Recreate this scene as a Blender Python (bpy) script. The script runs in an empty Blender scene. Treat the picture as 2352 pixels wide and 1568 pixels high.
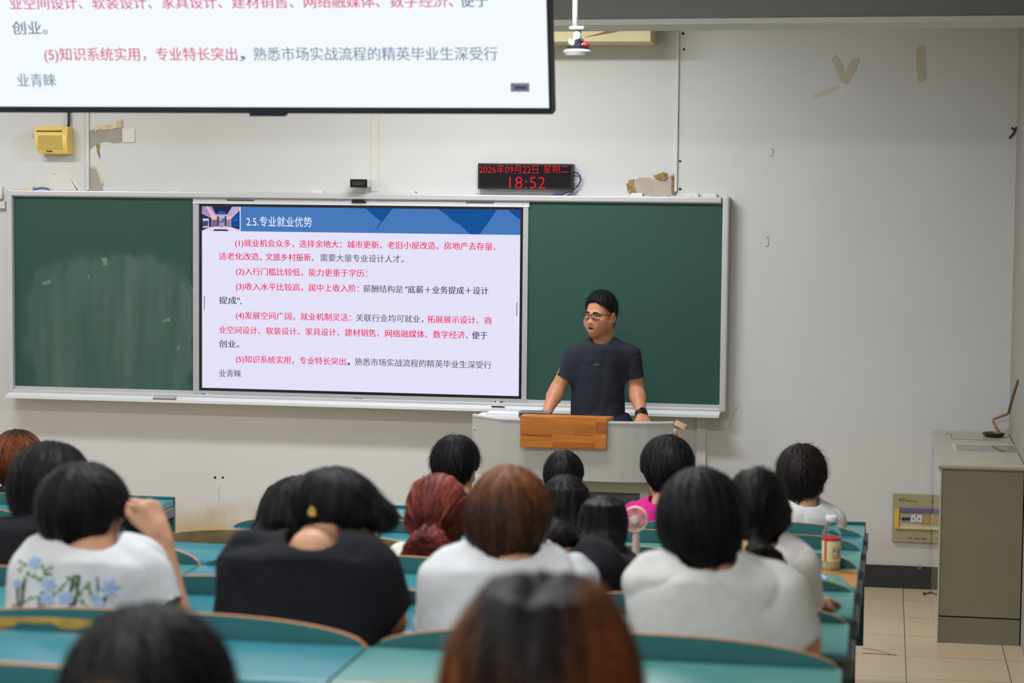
import bpy, bmesh, math, random
import numpy as np
from mathutils import Vector, Matrix, noise as mnoise
random.seed(7)
SC = bpy.context.scene
COL = SC.collection
# ---------------------------------------------------------------- camera
CAM_Z = 2.204
FPX, YAW, PITCH, ROLL = 4850.35, -0.175, 0.0711, -0.0097
_cy, _sy, _cp, _sp = math.cos(YAW), math.sin(YAW), math.cos(PITCH), math.sin(PITCH)
FWD = Vector((_sy*_cp, _cy*_cp, -_sp))
_r = Vector((_cy, -_sy, 0)); _d = FWD.cross(_r)
RGT = math.cos(ROLL)*_r + math.sin(ROLL)*_d
DWN = -math.sin(ROLL)*_r + math.cos(ROLL)*_d
cam_d = bpy.data.cameras.new('camera'); cam = bpy.data.objects.new('camera', cam_d); COL.objects.link(cam)
M = Matrix.Identity(4)
for i in range(3):
    M[i][0] = RGT[i]; M[i][1] = -DWN[i]; M[i][2] = -FWD[i]
M.translation = Vector((0, 0, CAM_Z))
cam.matrix_world = M
cam_d.sensor_width = 36; cam_d.lens = FPX*36/2352
cam_d.clip_start = 0.05; cam_d.clip_end = 60
cam_d.dof.use_dof = True; cam_d.dof.focus_distance = 11.3; cam_d.dof.aperture_fstop = 4.2
SC.camera = cam
# ---------------------------------------------------------------- light and exposure
SC.view_settings.view_transform = 'Standard'; SC.view_settings.look = 'None'
SC.view_settings.gamma = 1; SC.view_settings.use_curve_mapping = False
SC.view_settings.exposure = 0.0
w = bpy.data.worlds.new('world'); SC.world = w; w.use_nodes = True
w.node_tree.nodes['Background'].inputs[0].default_value = (0.75, 0.82, 0.9, 1)
w.node_tree.nodes['Background'].inputs[1].default_value = 0.05
def ceiling_lamp(x, y, z, e, sx=1.25, sy=0.28, col=(0.96, 0.98, 1.0), rot=(0, 0, 0)):
    l = bpy.data.lights.new('ceiling_light', 'AREA'); l.shape = 'RECTANGLE'; l.size = sx; l.size_y = sy
    l.energy = e; l.color = col
    o = bpy.data.objects.new('ceiling_light', l); o.location = (x, y, z); o.rotation_euler = rot; COL.objects.link(o)
for (x, y, e) in [(-5.3, 10.3, 42), (-2.1, 10.3, 72), (-5.0, 7.6, 44), (-1.5, 7.6, 64), (-5.0, 5.2, 38), (-1.4, 5.2, 48),
                  (-5.0, 2.6, 32), (-1.4, 2.6, 42), (-4.5, 0.2, 28), (-1.2, 0.2, 42)]:
    ceiling_lamp(x, y, 3.36, e)
# ---------------------------------------------------------------- helpers
def un(u, v, Y=None, Z=None, X=None):
    D = RGT*((u-1176)/FPX) + DWN*((v-784)/FPX) + FWD
    if Y is not None: t = Y/D.y
    elif Z is not None: t = (Z-CAM_Z)/D.z
    else: t = X/D.x
    p = D*t
    return Vector((p.x, p.y, p.z+CAM_Z))
def lin(c): return tuple(((x/255)/12.92 if x/255 <= .04045 else ((x/255+.055)/1.055)**2.4) for x in c)
MATS = {}
def mat(name, col, rough=.6, metal=0., emit=None, es=1., noise_amt=0., noise_scale=8., bump=0., bump_scale=60., spec=.5,
        stretch=None, alpha=None, trans=0., attr=None, coat=0.):
    """procedural principled material; col in 0-255 sRGB"""
    if name in MATS: return MATS[name]
    m = bpy.data.materials.new(name); m.use_nodes = True; MATS[name] = m
    nt = m.node_tree; b = nt.nodes['Principled BSDF']; L = nt.links
    c = lin(col)
    b.inputs['Base Color'].default_value = (*c, 1); b.inputs['Roughness'].default_value = rough
    b.inputs['Metallic'].default_value = metal; b.inputs['Specular IOR Level'].default_value = spec
    b.inputs['Transmission Weight'].default_value = trans; b.inputs['Coat Weight'].default_value = coat
    if emit is not None:
        b.inputs['Emission Color'].default_value = (*lin(emit), 1); b.inputs['Emission Strength'].default_value = es
    tc = nt.nodes.new('ShaderNodeTexCoord'); src = tc.outputs['Object']
    if stretch:
        mp = nt.nodes.new('ShaderNodeMapping'); mp.inputs['Scale'].default_value = stretch; L.new(src, mp.inputs[0]); src = mp.outputs[0]
    base = None
    if attr:
        at = nt.nodes.new('ShaderNodeAttribute'); at.attribute_name = attr; base = at.outputs['Color']
    if noise_amt:
        n = nt.nodes.new('ShaderNodeTexNoise'); n.inputs['Scale'].default_value = noise_scale; n.inputs['Detail'].default_value = 5; L.new(src, n.inputs['Vector'])
        r = nt.nodes.new('ShaderNodeMapRange'); r.inputs['From Min'].default_value = .3; r.inputs['From Max'].default_value = .7
        r.inputs['To Min'].default_value = 1-noise_amt; r.inputs['To Max'].default_value = 1+noise_amt; L.new(n.outputs['Fac'], r.inputs['Value'])
        x = nt.nodes.new('ShaderNodeVectorMath'); x.operation = 'SCALE'
        if base is not None: L.new(base, x.inputs[0])
        else: x.inputs[0].default_value = c
        L.new(r.outputs[0], x.inputs['Scale']); base = x.outputs[0]
    if base is not None: L.new(base, b.inputs['Base Color'])
    if bump:
        n2 = nt.nodes.new('ShaderNodeTexNoise'); n2.inputs['Scale'].default_value = bump_scale; n2.inputs['Detail'].default_value = 4; L.new(src, n2.inputs['Vector'])
        bp = nt.nodes.new('ShaderNodeBump'); bp.inputs['Strength'].default_value = bump; bp.inputs['Distance'].default_value = .004
        L.new(n2.outputs['Fac'], bp.inputs['Height']); L.new(bp.outputs[0], b.inputs['Normal'])
    return m
def glow(name, col, es=1.):
    if name in MATS: return MATS[name]
    m = bpy.data.materials.new(name); m.use_nodes = True; MATS[name] = m
    nt = m.node_tree; nt.nodes.remove(nt.nodes['Principled BSDF'])
    e = nt.nodes.new('ShaderNodeEmission'); e.inputs[0].default_value = (*lin(col), 1); e.inputs[1].default_value = es
    nt.links.new(e.outputs[0], nt.nodes['Material Output'].inputs[0]); return m
class MB:
    """collects shapes (world coordinates) and builds ONE mesh object"""
    def __init__(s): s.v = []; s.f = []; s.mi = []; s.cur = 0
    def add(s, vs, fs):
        o = len(s.v); s.v += [tuple(v) for v in vs]
        for f in fs: s.f.append([i+o for i in f]); s.mi.append(s.cur)
        return s
    def box(s, x0, x1, y0, y1, z0, z1, bev=0., seg=2):
        if not bev:
            vs = [(x, y, z) for x in (x0, x1) for y in (y0, y1) for z in (z0, z1)]
            return s.add(vs, [(0,1,3,2),(4,6,7,5),(0,4,5,1),(2,3,7,6),(0,2,6,4),(1,5,7,3)])
        bm = bmesh.new(); bmesh.ops.create_cube(bm, size=1)
        for v in bm.verts:
            v.co = Vector(((x0+x1)/2+v.co.x*(x1-x0), (y0+y1)/2+v.co.y*(y1-y0), (z0+z1)/2+v.co.z*(z1-z0)))
        bmesh.ops.bevel(bm, geom=bm.edges[:], offset=bev, segments=seg, affect='EDGES', profile=.5)
        s.bm(bm); bm.free(); return s
    def bm(s, bm):
        bm.verts.index_update(); s.add([v.co[:] for v in bm.verts], [[v.index for v in f.verts] for f in bm.faces]); return s
    def prism(s, pts, axis, a, b):
        """polygon pts (2-D) extruded along axis 'x','y','z' from a to b"""
        def P(p, t): return {'x': (t, p[0], p[1]), 'y': (p[0], t, p[1]), 'z': (p[0], p[1], t)}[axis]
        n = len(pts); vs = [P(p, a) for p in pts]+[P(p, b) for p in pts]
        return s.add(vs, [list(range(n)), list(range(2*n-1, n-1, -1))]+[(i, i+n, (i+1) % n+n, (i+1) % n) for i in range(n)])
    def tube(s, pts, r, n=8, close=False):
        pts = [Vector(p) for p in pts]; m = len(pts); rs = r if isinstance(r, (list, tuple)) else [r]*m
        up = None; vs = []
        for i, p in enumerate(pts):
            t = (pts[min(i+1, m-1)]-pts[max(i-1, 0)]).normalized()
            if up is None: up = t.orthogonal().normalized()
            up = (up-t*up.dot(t)).normalized(); sd = t.cross(up)
            vs += [p+(up*math.cos(2*math.pi*k/n)+sd*math.sin(2*math.pi*k/n))*rs[i] for k in range(n)]
        fs = [(i*n+k, i*n+(k+1) % n, (i+1)*n+(k+1) % n, (i+1)*n+k) for i in range(m-1) for k in range(n)]
        return s.add(vs, fs+[list(range(n-1, -1, -1)), [(m-1)*n+k for k in range(n)]])
    def lathe(s, prof, c, ax=(0, 0, 1), n=24, caps=True):
        """prof: (radius, height) pairs about axis ax through c"""
        ax = Vector(ax).normalized(); u = ax.orthogonal().normalized(); w_ = ax.cross(u); c = Vector(c); vs = []
        for (r, h) in prof: vs += [c+ax*h+(u*math.cos(2*math.pi*k/n)+w_*math.sin(2*math.pi*k/n))*max(r, 1e-5) for k in range(n)]
        m = len(prof)
        fs = [(i*n+k, i*n+(k+1) % n, (i+1)*n+(k+1) % n, (i+1)*n+k) for i in range(m-1) for k in range(n)]
        return s.add(vs, fs+([list(range(n-1, -1, -1)), [(m-1)*n+k for k in range(n)]] if caps else []))
    def quad(s, *p): return s.add(p, [list(range(len(p)))])
def tag(o, label=None, cat=None, group=None, kind=None):
    for k, v_ in (('label', label), ('category', cat), ('group', group), ('kind', kind)):
        if v_: o[k] = v_
    return o
def root_of(o):
    while o.parent: o = o.parent
    return o
def link_mesh(name, me, m, parent=None, loc=(0, 0, 0), smooth=False):
    ms = m if isinstance(m, (list, tuple)) else [m]
    for x in ms: me.materials.append(x)
    o = bpy.data.objects.new(name, me); COL.objects.link(o)
    if smooth: me.polygons.foreach_set('use_smooth', [True]*len(me.polygons))
    if parent is not None: o.parent = parent
    else: o.location = loc
    return o
def obj(name, mb, m, parent=None, loc=None, smooth=False, fix=True):
    """ONE mesh object; vertices given in world coordinates; origin = the thing's base"""
    base = Vector(root_of(parent)['_o']) if parent is not None else Vector(loc if loc is not None else (0, 0, 0))
    me = bpy.data.meshes.new(name)
    me.from_pydata([Vector(v)-base for v in mb.v], [], mb.f)
    if any(mb.mi): me.polygons.foreach_set('material_index', mb.mi)
    if fix:
        b = bmesh.new(); b.from_mesh(me); bmesh.ops.recalc_face_normals(b, faces=b.faces); b.to_mesh(me); b.free()
    o = link_mesh(name, me, m, parent, base, smooth)
    if parent is None: o['_o'] = tuple(base)
    if smooth == 'auto':
        sm = [True]*len(me.polygons); me.polygons.foreach_set('use_smooth', sm)
        try: me.set_sharp_from_angle(angle=math.radians(40))
        except Exception: pass
    return o
def thing(name, label, cat, loc, group=None):
    o = bpy.data.objects.new(name, None); COL.objects.link(o); o.location = loc; o['_o'] = tuple(loc)
    o.empty_display_size = .05
    return tag(o, label, cat, group)
def dup(r, loc, label=None, name=None):
    c = r.copy(); COL.objects.link(c); c.location = loc; c['_o'] = tuple(loc)
    if label: c['label'] = label
    for ch in list(r.children):
        d = ch.copy(); COL.objects.link(d); d.parent = c
        for g in ch.children:
            e = g.copy(); COL.objects.link(e); e.parent = d
    return c
def struct(name, mb, m, parent=None, **k):
    o = obj(name, mb, m, parent, **k)
    if parent is None: o['kind'] = 'structure'
    return o
_txt_cache = {}
def text_mesh(s, off=0.):
    if (s, off) in _txt_cache: return _txt_cache[(s, off)]
    c = bpy.data.curves.new('lettering', 'FONT'); c.body = s; c.resolution_u = 3; c.offset = off
    o = bpy.data.objects.new('lettering', c); COL.objects.link(o)
    bpy.context.view_layer.update()
    me = bpy.data.meshes.new_from_object(o.evaluated_get(bpy.context.evaluated_depsgraph_get()))
    vs = [v.co[:] for v in me.vertices]; fs = [list(p.vertices) for p in me.polygons]
    bpy.data.objects.remove(o); bpy.data.curves.remove(c); bpy.data.meshes.remove(me)
    _txt_cache[(s, off)] = (vs, fs); return vs, fs
def add_text(mb, s, org, right, up, width=None, em=None, center=.38, anchor='l', off=0.):
    """lettering on the plane (org,right,up): org = left end (or centre) at mid-height of the characters"""
    vs, fs = text_mesh(s, off)
    x0 = min(v[0] for v in vs); x1 = max(v[0] for v in vs)
    k = width/(x1-x0) if width else em
    ky = em if em else k
    sh = (x0+x1)/2 if anchor == 'c' else x0
    right = Vector(right); up = Vector(up); org = Vector(org)
    mb.add([org+right*((v[0]-sh)*k)+up*((v[1]-center)*ky) for v in vs], fs)
def blob(pts, amt, seed=0, sub=14):
    """irregular closed outline through pts (2-D)"""
    out = []; n = len(pts)
    for i in range(n):
        a, b = pts[i], pts[(i+1) % n]
        for k in range(sub):
            t = k/sub; x = a[0]+(b[0]-a[0])*t; y = a[1]+(b[1]-a[1])*t
            q = Vector((x*23+seed, y*23, seed*1.7)); q2 = q*4.3
            out.append((x+amt*(mnoise.noise(q)+.6*mnoise.noise(q2)), y+amt*(mnoise.noise(q+Vector((31, 7, 3)))+.6*mnoise.noise(q2+Vector((5, 3, 9))))))
    return out
# ================================================================ setting
D = 11.95; XR = 0.69; XL = -6.75; ZC = 3.5; YB = -1.6
STEP = 0.0882; ROWP = 0.862
def rowy(k): return 8.263-ROWP*(k-2)          # far edge of the desk of row k
def rowz(k): return STEP*(k-1)                # floor level of row k
DESK = 0.786
# wall paint with stains of their own shape
paint = mat('wall_paint', (203, 203, 202), .75, noise_amt=.03, noise_scale=2.2, bump=.12, bump_scale=22)
def stain_paint():
    m = mat('front_wall_paint', (203, 203, 202), .75, noise_amt=.025, noise_scale=1.6, bump=.12, bump_scale=22)
    nt = m.node_tree; L = nt.links; b = nt.nodes['Principled BSDF']
    src = b.inputs['Base Color'].links[0].from_socket
    tc = nt.nodes.new('ShaderNodeTexCoord'); sp = nt.nodes.new('ShaderNodeSeparateXYZ'); L.new(tc.outputs['Object'], sp.inputs[0])
    # yellowed splash-back above the skirting, broken by noise
    n = nt.nodes.new('ShaderNodeTexNoise'); n.inputs['Scale'].default_value = 5; n.inputs['Detail'].default_value = 6; L.new(tc.outputs['Object'], n.inputs['Vector'])
    a = nt.nodes.new('ShaderNodeMath'); a.operation = 'MULTIPLY_ADD'; a.inputs[1].default_value = .34; L.new(n.outputs['Fac'], a.inputs[0]); L.new(sp.outputs['Z'], a.inputs[2])
    r = nt.nodes.new('ShaderNodeMapRange'); r.inputs['From Min'].default_value = .36; r.inputs['From Max'].default_value = .52; r.inputs['To Min'].default_value = .75; r.inputs['To Max'].default_value = 0
    L.new(a.outputs[0], r.inputs['Value'])
    gx = nt.nodes.new('ShaderNodeMapRange'); gx.inputs['From Min'].default_value = -3.0; gx.inputs['From Max'].default_value = -1.6; gx.inputs['To Min'].default_value = 1; gx.inputs['To Max'].default_value = .25
    L.new(sp.outputs['X'], gx.inputs['Value'])
    mu = nt.nodes.new('ShaderNodeMath'); mu.operation = 'MULTIPLY'; L.new(r.outputs[0], mu.inputs[0]); L.new(gx.outputs[0], mu.inputs[1])
    mx = nt.nodes.new('ShaderNodeMix'); mx.data_type = 'RGBA'; L.new(mu.outputs[0], mx.inputs['Factor']); L.new(src, mx.inputs['A']); mx.inputs['B'].default_value = (*lin((176, 152, 104)), 1)
    # hand dirt: small scattered scuffs
    n3 = nt.nodes.new('ShaderNodeTexNoise'); n3.inputs['Scale'].default_value = 14; n3.inputs['Detail'].default_value = 8; n3.inputs['Roughness'].default_value = .7; L.new(tc.outputs['Object'], n3.inputs['Vector'])
    r3 = nt.nodes.new('ShaderNodeMapRange'); r3.inputs['From Min'].default_value = .66; r3.inputs['From Max'].default_value = .76; r3.inputs['To Max'].default_value = .3; L.new(n3.outputs['Fac'], r3.inputs['Value'])
    mx2 = nt.nodes.new('ShaderNodeMix'); mx2.data_type = 'RGBA'; L.new(r3.outputs[0], mx2.inputs['Factor']); L.new(mx.outputs['Result'], mx2.inputs['A']); mx2.inputs['B'].default_value = (*lin((150, 140, 125)), 1)
    L.new(mx2.outputs['Result'], b.inputs['Base Color'])
    return m
wall_m = stain_paint()
wf = struct('wall_front', MB().box(XL-.2, XR+.2, D, D+.2, 0, ZC), wall_m)
struct('wall_right', MB().box(XR, XR+.2, YB, D, 0, ZC), mat('side_wall_dimmed', (150, 148, 142), .8, noise_amt=.03, noise_scale=2.2, bump=.12, bump_scale=22))  # dim light on this wall put into its darker grey
struct('wall_left', MB().box(XL-.2, XL, YB, D, 0, ZC), paint)
struct('wall_back', MB().box(XL-.2, XR+.2, YB-.2, YB, 0, ZC), paint)
struct('ceiling', MB().box(XL-.2, XR+.2, YB-.2, D+.2, ZC, ZC+.15), mat('ceiling_paint', (214, 212, 206), .8))
# tiled floor: flat front, then one low step per row of benches
def tile_mat():
    m = mat('floor_tile', (196, 176, 146), .32, noise_amt=.05, noise_scale=1.3)
    nt = m.node_tree; L = nt.links; b = nt.nodes['Principled BSDF']; src = b.inputs['Base Color'].links[0].from_socket
    tc = nt.nodes.new('ShaderNodeTexCoord'); mp = nt.nodes.new('ShaderNodeMapping')
    mp.inputs['Location'].default_value = (-.132, -11.585, 0); L.new(tc.outputs['Object'], mp.inputs[0])
    mp.vector_type = 'POINT'
    br = nt.nodes.new('ShaderNodeTexBrick'); br.offset = 0; br.inputs['Scale'].default_value = 1
    br.inputs['Mortar Size'].default_value = .0022; br.inputs['Brick Width'].default_value = .47; br.inputs['Row Height'].default_value = .4703
    br.inputs['Color1'].default_value = (1, 1, 1, 1); br.inputs['Color2'].default_value = (.96, .97, .97, 1); br.inputs['Mortar'].default_value = (.12, .11, .1, 1)
    L.new(mp.outputs[0], br.inputs['Vector'])
    mu = nt.nodes.new('ShaderNodeMix'); mu.data_type = 'RGBA'; mu.blend_type = 'MULTIPLY'; mu.inputs['Factor'].default_value = 1
    L.new(src, mu.inputs['A']); L.new(br.outputs['Color'], mu.inputs['B']); L.new(mu.outputs['Result'], b.inputs['Base Color'])
    return m
fm = MB()
prof = [(D+.2, 0)]
for k in range(2, 11):
    ye = rowy(k)+.02
    prof += [(ye, rowz(k-1)), (ye, rowz(k))]
prof += [(YB-.2, rowz(10)), (YB-.2, -.3), (D+.2, -.3)]
fm.prism(prof, 'x', XL-.2, XR+.2)
struct('floor', fm, tile_mat())
sk = mat('skirting_tile', (44, 44, 44), .45, noise_amt=.15, noise_scale=30)
struct('baseboard_front', MB().box(XL, XR, D-.012, D, 0, .127), sk)
# dropped beam: unlit front and lit underside put in as grey and pale colour
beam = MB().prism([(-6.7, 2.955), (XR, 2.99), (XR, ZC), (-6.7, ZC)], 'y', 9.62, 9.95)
struct('trim_1', beam, mat('beam_unlit_grey', (128, 130, 125), .8, noise_amt=.03))
struct('trim_2', MB().prism([(-6.7, 2.935), (XR, 2.97), (XR, 2.995), (-6.7, 2.96)], 'y', 9.6, 9.97), mat('underside_lit_pale', (205, 205, 200), .7))
# pale boxed cornice on the wall, with a torn veneer
cb = MB().box(-4.6, -1.30, 11.62, D, 3.03, 3.3)
tb = struct('trim_3', cb, mat('cream_board', (206, 196, 150), .6, noise_amt=.06, noise_scale=9))
def onwall(pts, y): return [(p.x, p.z) for p in (un(u, v, Y=y) for (u, v) in pts)]
tear = onwall([(1343, 85), (1374, 80), (1437, 68), (1400, 66), (1385, 74), (1365, 80)], 11.617)
struct('torn_veneer', MB().prism(tear, 'y', 11.612, 11.62), mat('torn_wood', (150, 105, 70), .8, noise_amt=.3, noise_scale=40), parent=tb)
# surface cable trunking strips
trm = mat('trunking_plastic', (206, 203, 196), .55)
def strip(n, u, v0, v1, wdt, y0=D-.014):
    a = un(u, v0, Y=D); b = un(u, v1, Y=D)
    struct(n, MB().box(min(a.x, b.x)-wdt/2, min(a.x, b.x)+wdt/2, y0, D, b.z, a.z, .003), trm)
strip('trim_4', 203, -150, 437, .018); strip('trim_5', 1558, 66, 440, .016); strip('trim_6', 1612, 955, 1240, .055, D-.02)
strip('trim_7', 863, -100, 440, .045, D-.006)
a = un(0, 462, Y=D); b = un(16, 479, Y=D)
struct('trim_8', MB().box(-6.3, b.x, D-.03, D, b.z, a.z, .004), trm)
# peeled plaster patches and paint marks on the wall (thin layers with outlines of their own)
def patch(name, pts, m, t=.002, amt=.01, seed=0, depth=0.):
    q = blob(onwall(pts, D), amt, seed)
    return struct(name, MB().prism(q, 'y', D-t, D-.0004), m, parent=wf)
cement = mat('bare_cement', (158, 152, 143), .9, noise_amt=.07, noise_scale=14, bump=.3, bump_scale=40)
flake = mat('flaking_plaster', (204, 186, 150), .9, noise_amt=.22, noise_scale=30, bump=.6, bump_scale=60)
ochre = mat('ochre_crust', (150, 122, 74), .95, noise_amt=.35, noise_scale=45, bump=.8, bump_scale=70)
patch('bare_plaster', [(203, 305), (212, 296), (279, 293), (280, 327), (238, 326), (226, 331), (214, 337), (203, 343)], cement, .003, .012, 1)
patch('flaking_edge', [(215, 301), (222, 290), (262, 288), (268, 279), (281, 276), (285, 291), (262, 297), (238, 302), (226, 298)], flake, .008, .012, 2)
patch('flaking_edge', [(221, 332), (229, 331), (230, 352), (229, 366), (223, 345)], ochre, .004, .006, 3)
patch('bare_plaster', [(204, 384), (222, 385), (228, 405), (236, 418), (236, 438), (212, 438), (205, 425)], cement, .003, .008, 4)
patch('flaking_edge', [(205, 383), (214, 380), (223, 386), (229, 406), (238, 420), (238, 426), (231, 420), (221, 389)], flake, .006, .006, 5)
patch('bare_plaster', [(1448, 418), (1470, 408), (1505, 410), (1530, 405), (1550, 398), (1552, 448), (1500, 450), (1468, 446), (1450, 438)], mat('bare_plaster_pink', (176, 164, 150), .9, noise_amt=.07, noise_scale=14, bump=.3, bump_scale=40), .003, .01, 6)
patch('flaking_edge', [(1437, 425), (1447, 416), (1458, 412), (1452, 424), (1460, 440), (1450, 445), (1442, 436)], ochre, .008, .012, 7)
patch('flaking_edge', [(1500, 402), (1522, 394), (1538, 398), (1530, 410), (1516, 414), (1504, 408)], ochre, .01, .014, 8)
patch('flaking_edge', [(1542, 404), (1552, 402), (1553, 448), (1544, 446)], mat('broken_brick', (120, 96, 78), .95, noise_amt=.5, noise_scale=60, bump=.8), .012, .006, 9)
fade = mat('paint_mark', (190, 180, 162), .8, noise_amt=.04, noise_scale=30)
patch('brush_mark', [(1911, 140), (1917, 122), (1930, 140), (1942, 165), (1958, 135), (1976, 133), (1962, 165), (1949, 193), (1933, 190), (1920, 160)], fade, .0012, .006, 10)
patch('brush_mark', [(2104, 112), (2112, 103), (2124, 105), (2128, 178), (2118, 189), (2108, 188)], fade, .0012, .006, 11)
patch('brush_mark', [(1866, 220), (1895, 205), (1925, 196), (1928, 202), (1905, 213), (1880, 222), (1866, 228)], mat('paint_mark_light', (198, 190, 175), .8), .0012, .004, 12)
patch('brush_mark', [(80, 415), (120, 395), (165, 405), (180, 420), (178, 437), (95, 436)], mat('scraped_paint', (213, 208, 200), .8, noise_amt=.03, noise_scale=20), .0012, .02, 13)
blk = mat('dark_hole', (28, 26, 25), .9)
for (u, v, r) in [(1569, 77, 3.2), (1571, 113, 2.6), (1562, 370, 2.6), (494, 1096, 3), (512, 1096, 2.6), (1562, 434, 3)]:
    c_ = un(u, v, Y=D); struct('screw_hole', MB().lathe([(r*.0025, 0), (r*.0025, .002)], (c_.x, D-.0005, c_.z), (0, -1, 0), 10), blk, parent=wf)
dk = mat('rust_mark', (52, 46, 38), .9)
def crack(pts, r=.0022, n='wall_crack', m=dk):
    struct(n, MB().tube([un(u, v, Y=D-.001) for (u, v) in pts], r, 5), m, parent=wf)
crack([(1697, 932), (1689, 942), (1687, 947), (1679, 965), (1673, 985)], .0007, m=mat('hairline_crack', (140, 132, 120), .9))
crack([(1770, 342), (1776, 343), (1775, 357), (1767, 358)], .003, m=mat('flake_tan', (188, 170, 138), .9))
crack([(1760, 545), (1764, 543), (1765, 563), (1758, 566)], .003, m=MATS['flake_tan'])
crack([(953, 440), (958, 443)], .002)
crack([(504, 1112), (503, 1128), (504, 1150)], .0006, m=MATS['hairline_crack'])
crack([(2323, 293), (2330, 299), (2335, 291), (2328, 307), (2318, 318)], .006)
# blank wall plate, sockets and trunking on top of the board
wp = mat('white_plastic', (216, 213, 206), .45); bp_ = mat('beige_plastic', (205, 192, 158), .5, noise_amt=.08, noise_scale=40)
def wallbox(name, label, cat, u0, v0, u1, v1, dep, m, extra=None):
    a = un(u0, v0, Y=D-dep); b = un(u1, v1, Y=D-dep)
    o = obj(name, MB().box(a.x, b.x, D-dep, D, b.z, a.z, min(.004, dep*.3)), m, loc=((a.x+b.x)/2, D, b.z)); tag(o, label, cat)
    if extra: extra(o, a, b, D-dep)
    return o
wallbox('blank_plate', 'square white blank plate beside the torn plaster on the left wall', 'wall plate', 280.5, 295, 309, 327, .008, wp)
def sock(o, a, b, y):
    for t in (.35, .55): obj('socket_hole', MB().box(a.x+(b.x-a.x)*t, a.x+(b.x-a.x)*(t+.06), y-.001, y+.001, b.z+.004, b.z+.012), blk, o)
wallbox('wall_socket', 'beige wall socket peeking over the far left end of the board frame', 'socket', 45, 428, 75, 440, .035, bp_, sock)
wallbox('wall_socket', 'white wall socket peeking over the right part of the board frame', 'socket', 1573, 444, 1604, 456, .03, wp, sock)
wallbox('junction_box', 'low white box above the frame, right of the white socket', 'box', 1614, 444, 1646, 456, .025, wp)
wallbox('junction_box', 'small white box above the frame, right of the dark sensor camera', 'box', 712, 437, 742, 452, .03, wp)
wallbox('junction_box', 'white box stub below the bare plaster patch right of the clock', 'box', 1449, 443, 1476, 455, .03, wp)
wallbox('wall_plate', 'pale square box at the left picture edge above the trunking', 'wall plate', -25, 428, 4, 457, .03, wp)
wallbox('clip_bracket', 'small white bracket above the frame over the left chalkboard', 'bracket', 387, 438, 418, 446, .03, wp)
blu = mat('blue_cable', (22, 92, 170), .4)
tag(obj('cable_coil', MB().tube([un(u, v, Y=D-.03) for (u, v) in [(72, 440), (82, 434), (95, 431.5), (108, 433), (118, 440)]], .006, 8), blu, loc=tuple(un(95, 440, Y=D-.03)), smooth=True),
    'bright blue cable loop on top of the frame beside the beige socket', 'cable')
# ------------------------------------------------ yellowed loudspeaker and its cable
yel = mat('yellowed_plastic', (226, 194, 96), .45, noise_amt=.07, noise_scale=12)
yel2 = mat('yellowed_grille', (200, 170, 88), .6, noise_amt=.12, noise_scale=120)
a = un(72, 290, Y=D-.1); b = un(156, 353, Y=D-.1)
sp_ = thing('wall_speaker', 'yellowed box loudspeaker on the left wall under a black cable', 'speaker', ((a.x+b.x)/2, D, b.z))
mb = MB(); n = 10; xs = [a.x, b.x]
def spk_prof(t):  # curved front: z along height, depth outward
    return .055+.05*math.sin(math.pi*(.12+.72*(1-t)))
pl = [(D, b.z)]+[(D-spk_prof(i/n), b.z+(a.z-b.z)*i/n) for i in range(n+1)]+[(D, a.z)]
m_ = len(pl)
L_ = [(a.x+.012+.022*(1-(p[1]-b.z)/(a.z-b.z)), p[0], p[1]) for p in pl]; R_ = [(b.x-.004-.004*((p[1]-b.z)/(a.z-b.z)), p[0], p[1]) for p in pl]
mb.add(L_+R_, [list(range(m_)), list(range(2*m_-1, m_-1, -1))]+[(i, i+m_, (i+1) % m_+m_, (i+1) % m_) for i in range(m_)])
obj('case', mb, yel, sp_)
mb = MB()
for i in range(26):
    t = .17+.5*i/25; zz = b.z+(a.z-b.z)*t; y = D-spk_prof(t)
    mb.box(a.x+.042, b.x-.035, y-.002, y+.002, zz-.0013, zz+.0013)
obj('grille', mb, yel2, sp_)
zz = b.z+(a.z-b.z)*.83; y = D-spk_prof(.83)
obj('carry_slot', MB().box(a.x+.03, b.x-.04, y-.003, y+.003, zz-.006, zz+.004), mat('slot_shadow_brown', (104, 84, 40), .7), sp_)
zz = b.z+(a.z-b.z)*.09; y = D-spk_prof(.09)
obj('maker_badge', MB().box(a.x+.09, a.x+.125, y-.003, y+.003, zz-.003, zz+.003), blk, sp_)
obj('volume_knob', MB().lathe([(.012, 0), (.012, .02), (.009, .024)], (a.x+.004, D-.05, (a.z+b.z)/2+.025), (-1, 0, .1), 12), mat('knob_beige', (196, 184, 150), .5), sp_)
tag(obj('speaker_cable', MB().tube([un(u, v, Y=D-.02) for (u, v) in [(155, 296), (158, 284), (158, 262), (154, 240), (150, 200), (140, 140)]], .008, 8), mat('black_rubber', (24, 24, 26), .5), loc=tuple(un(155, 292, Y=D-.02)), smooth=True),
    'black cable running down the wall into the yellowed loudspeaker', 'cable')
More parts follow.
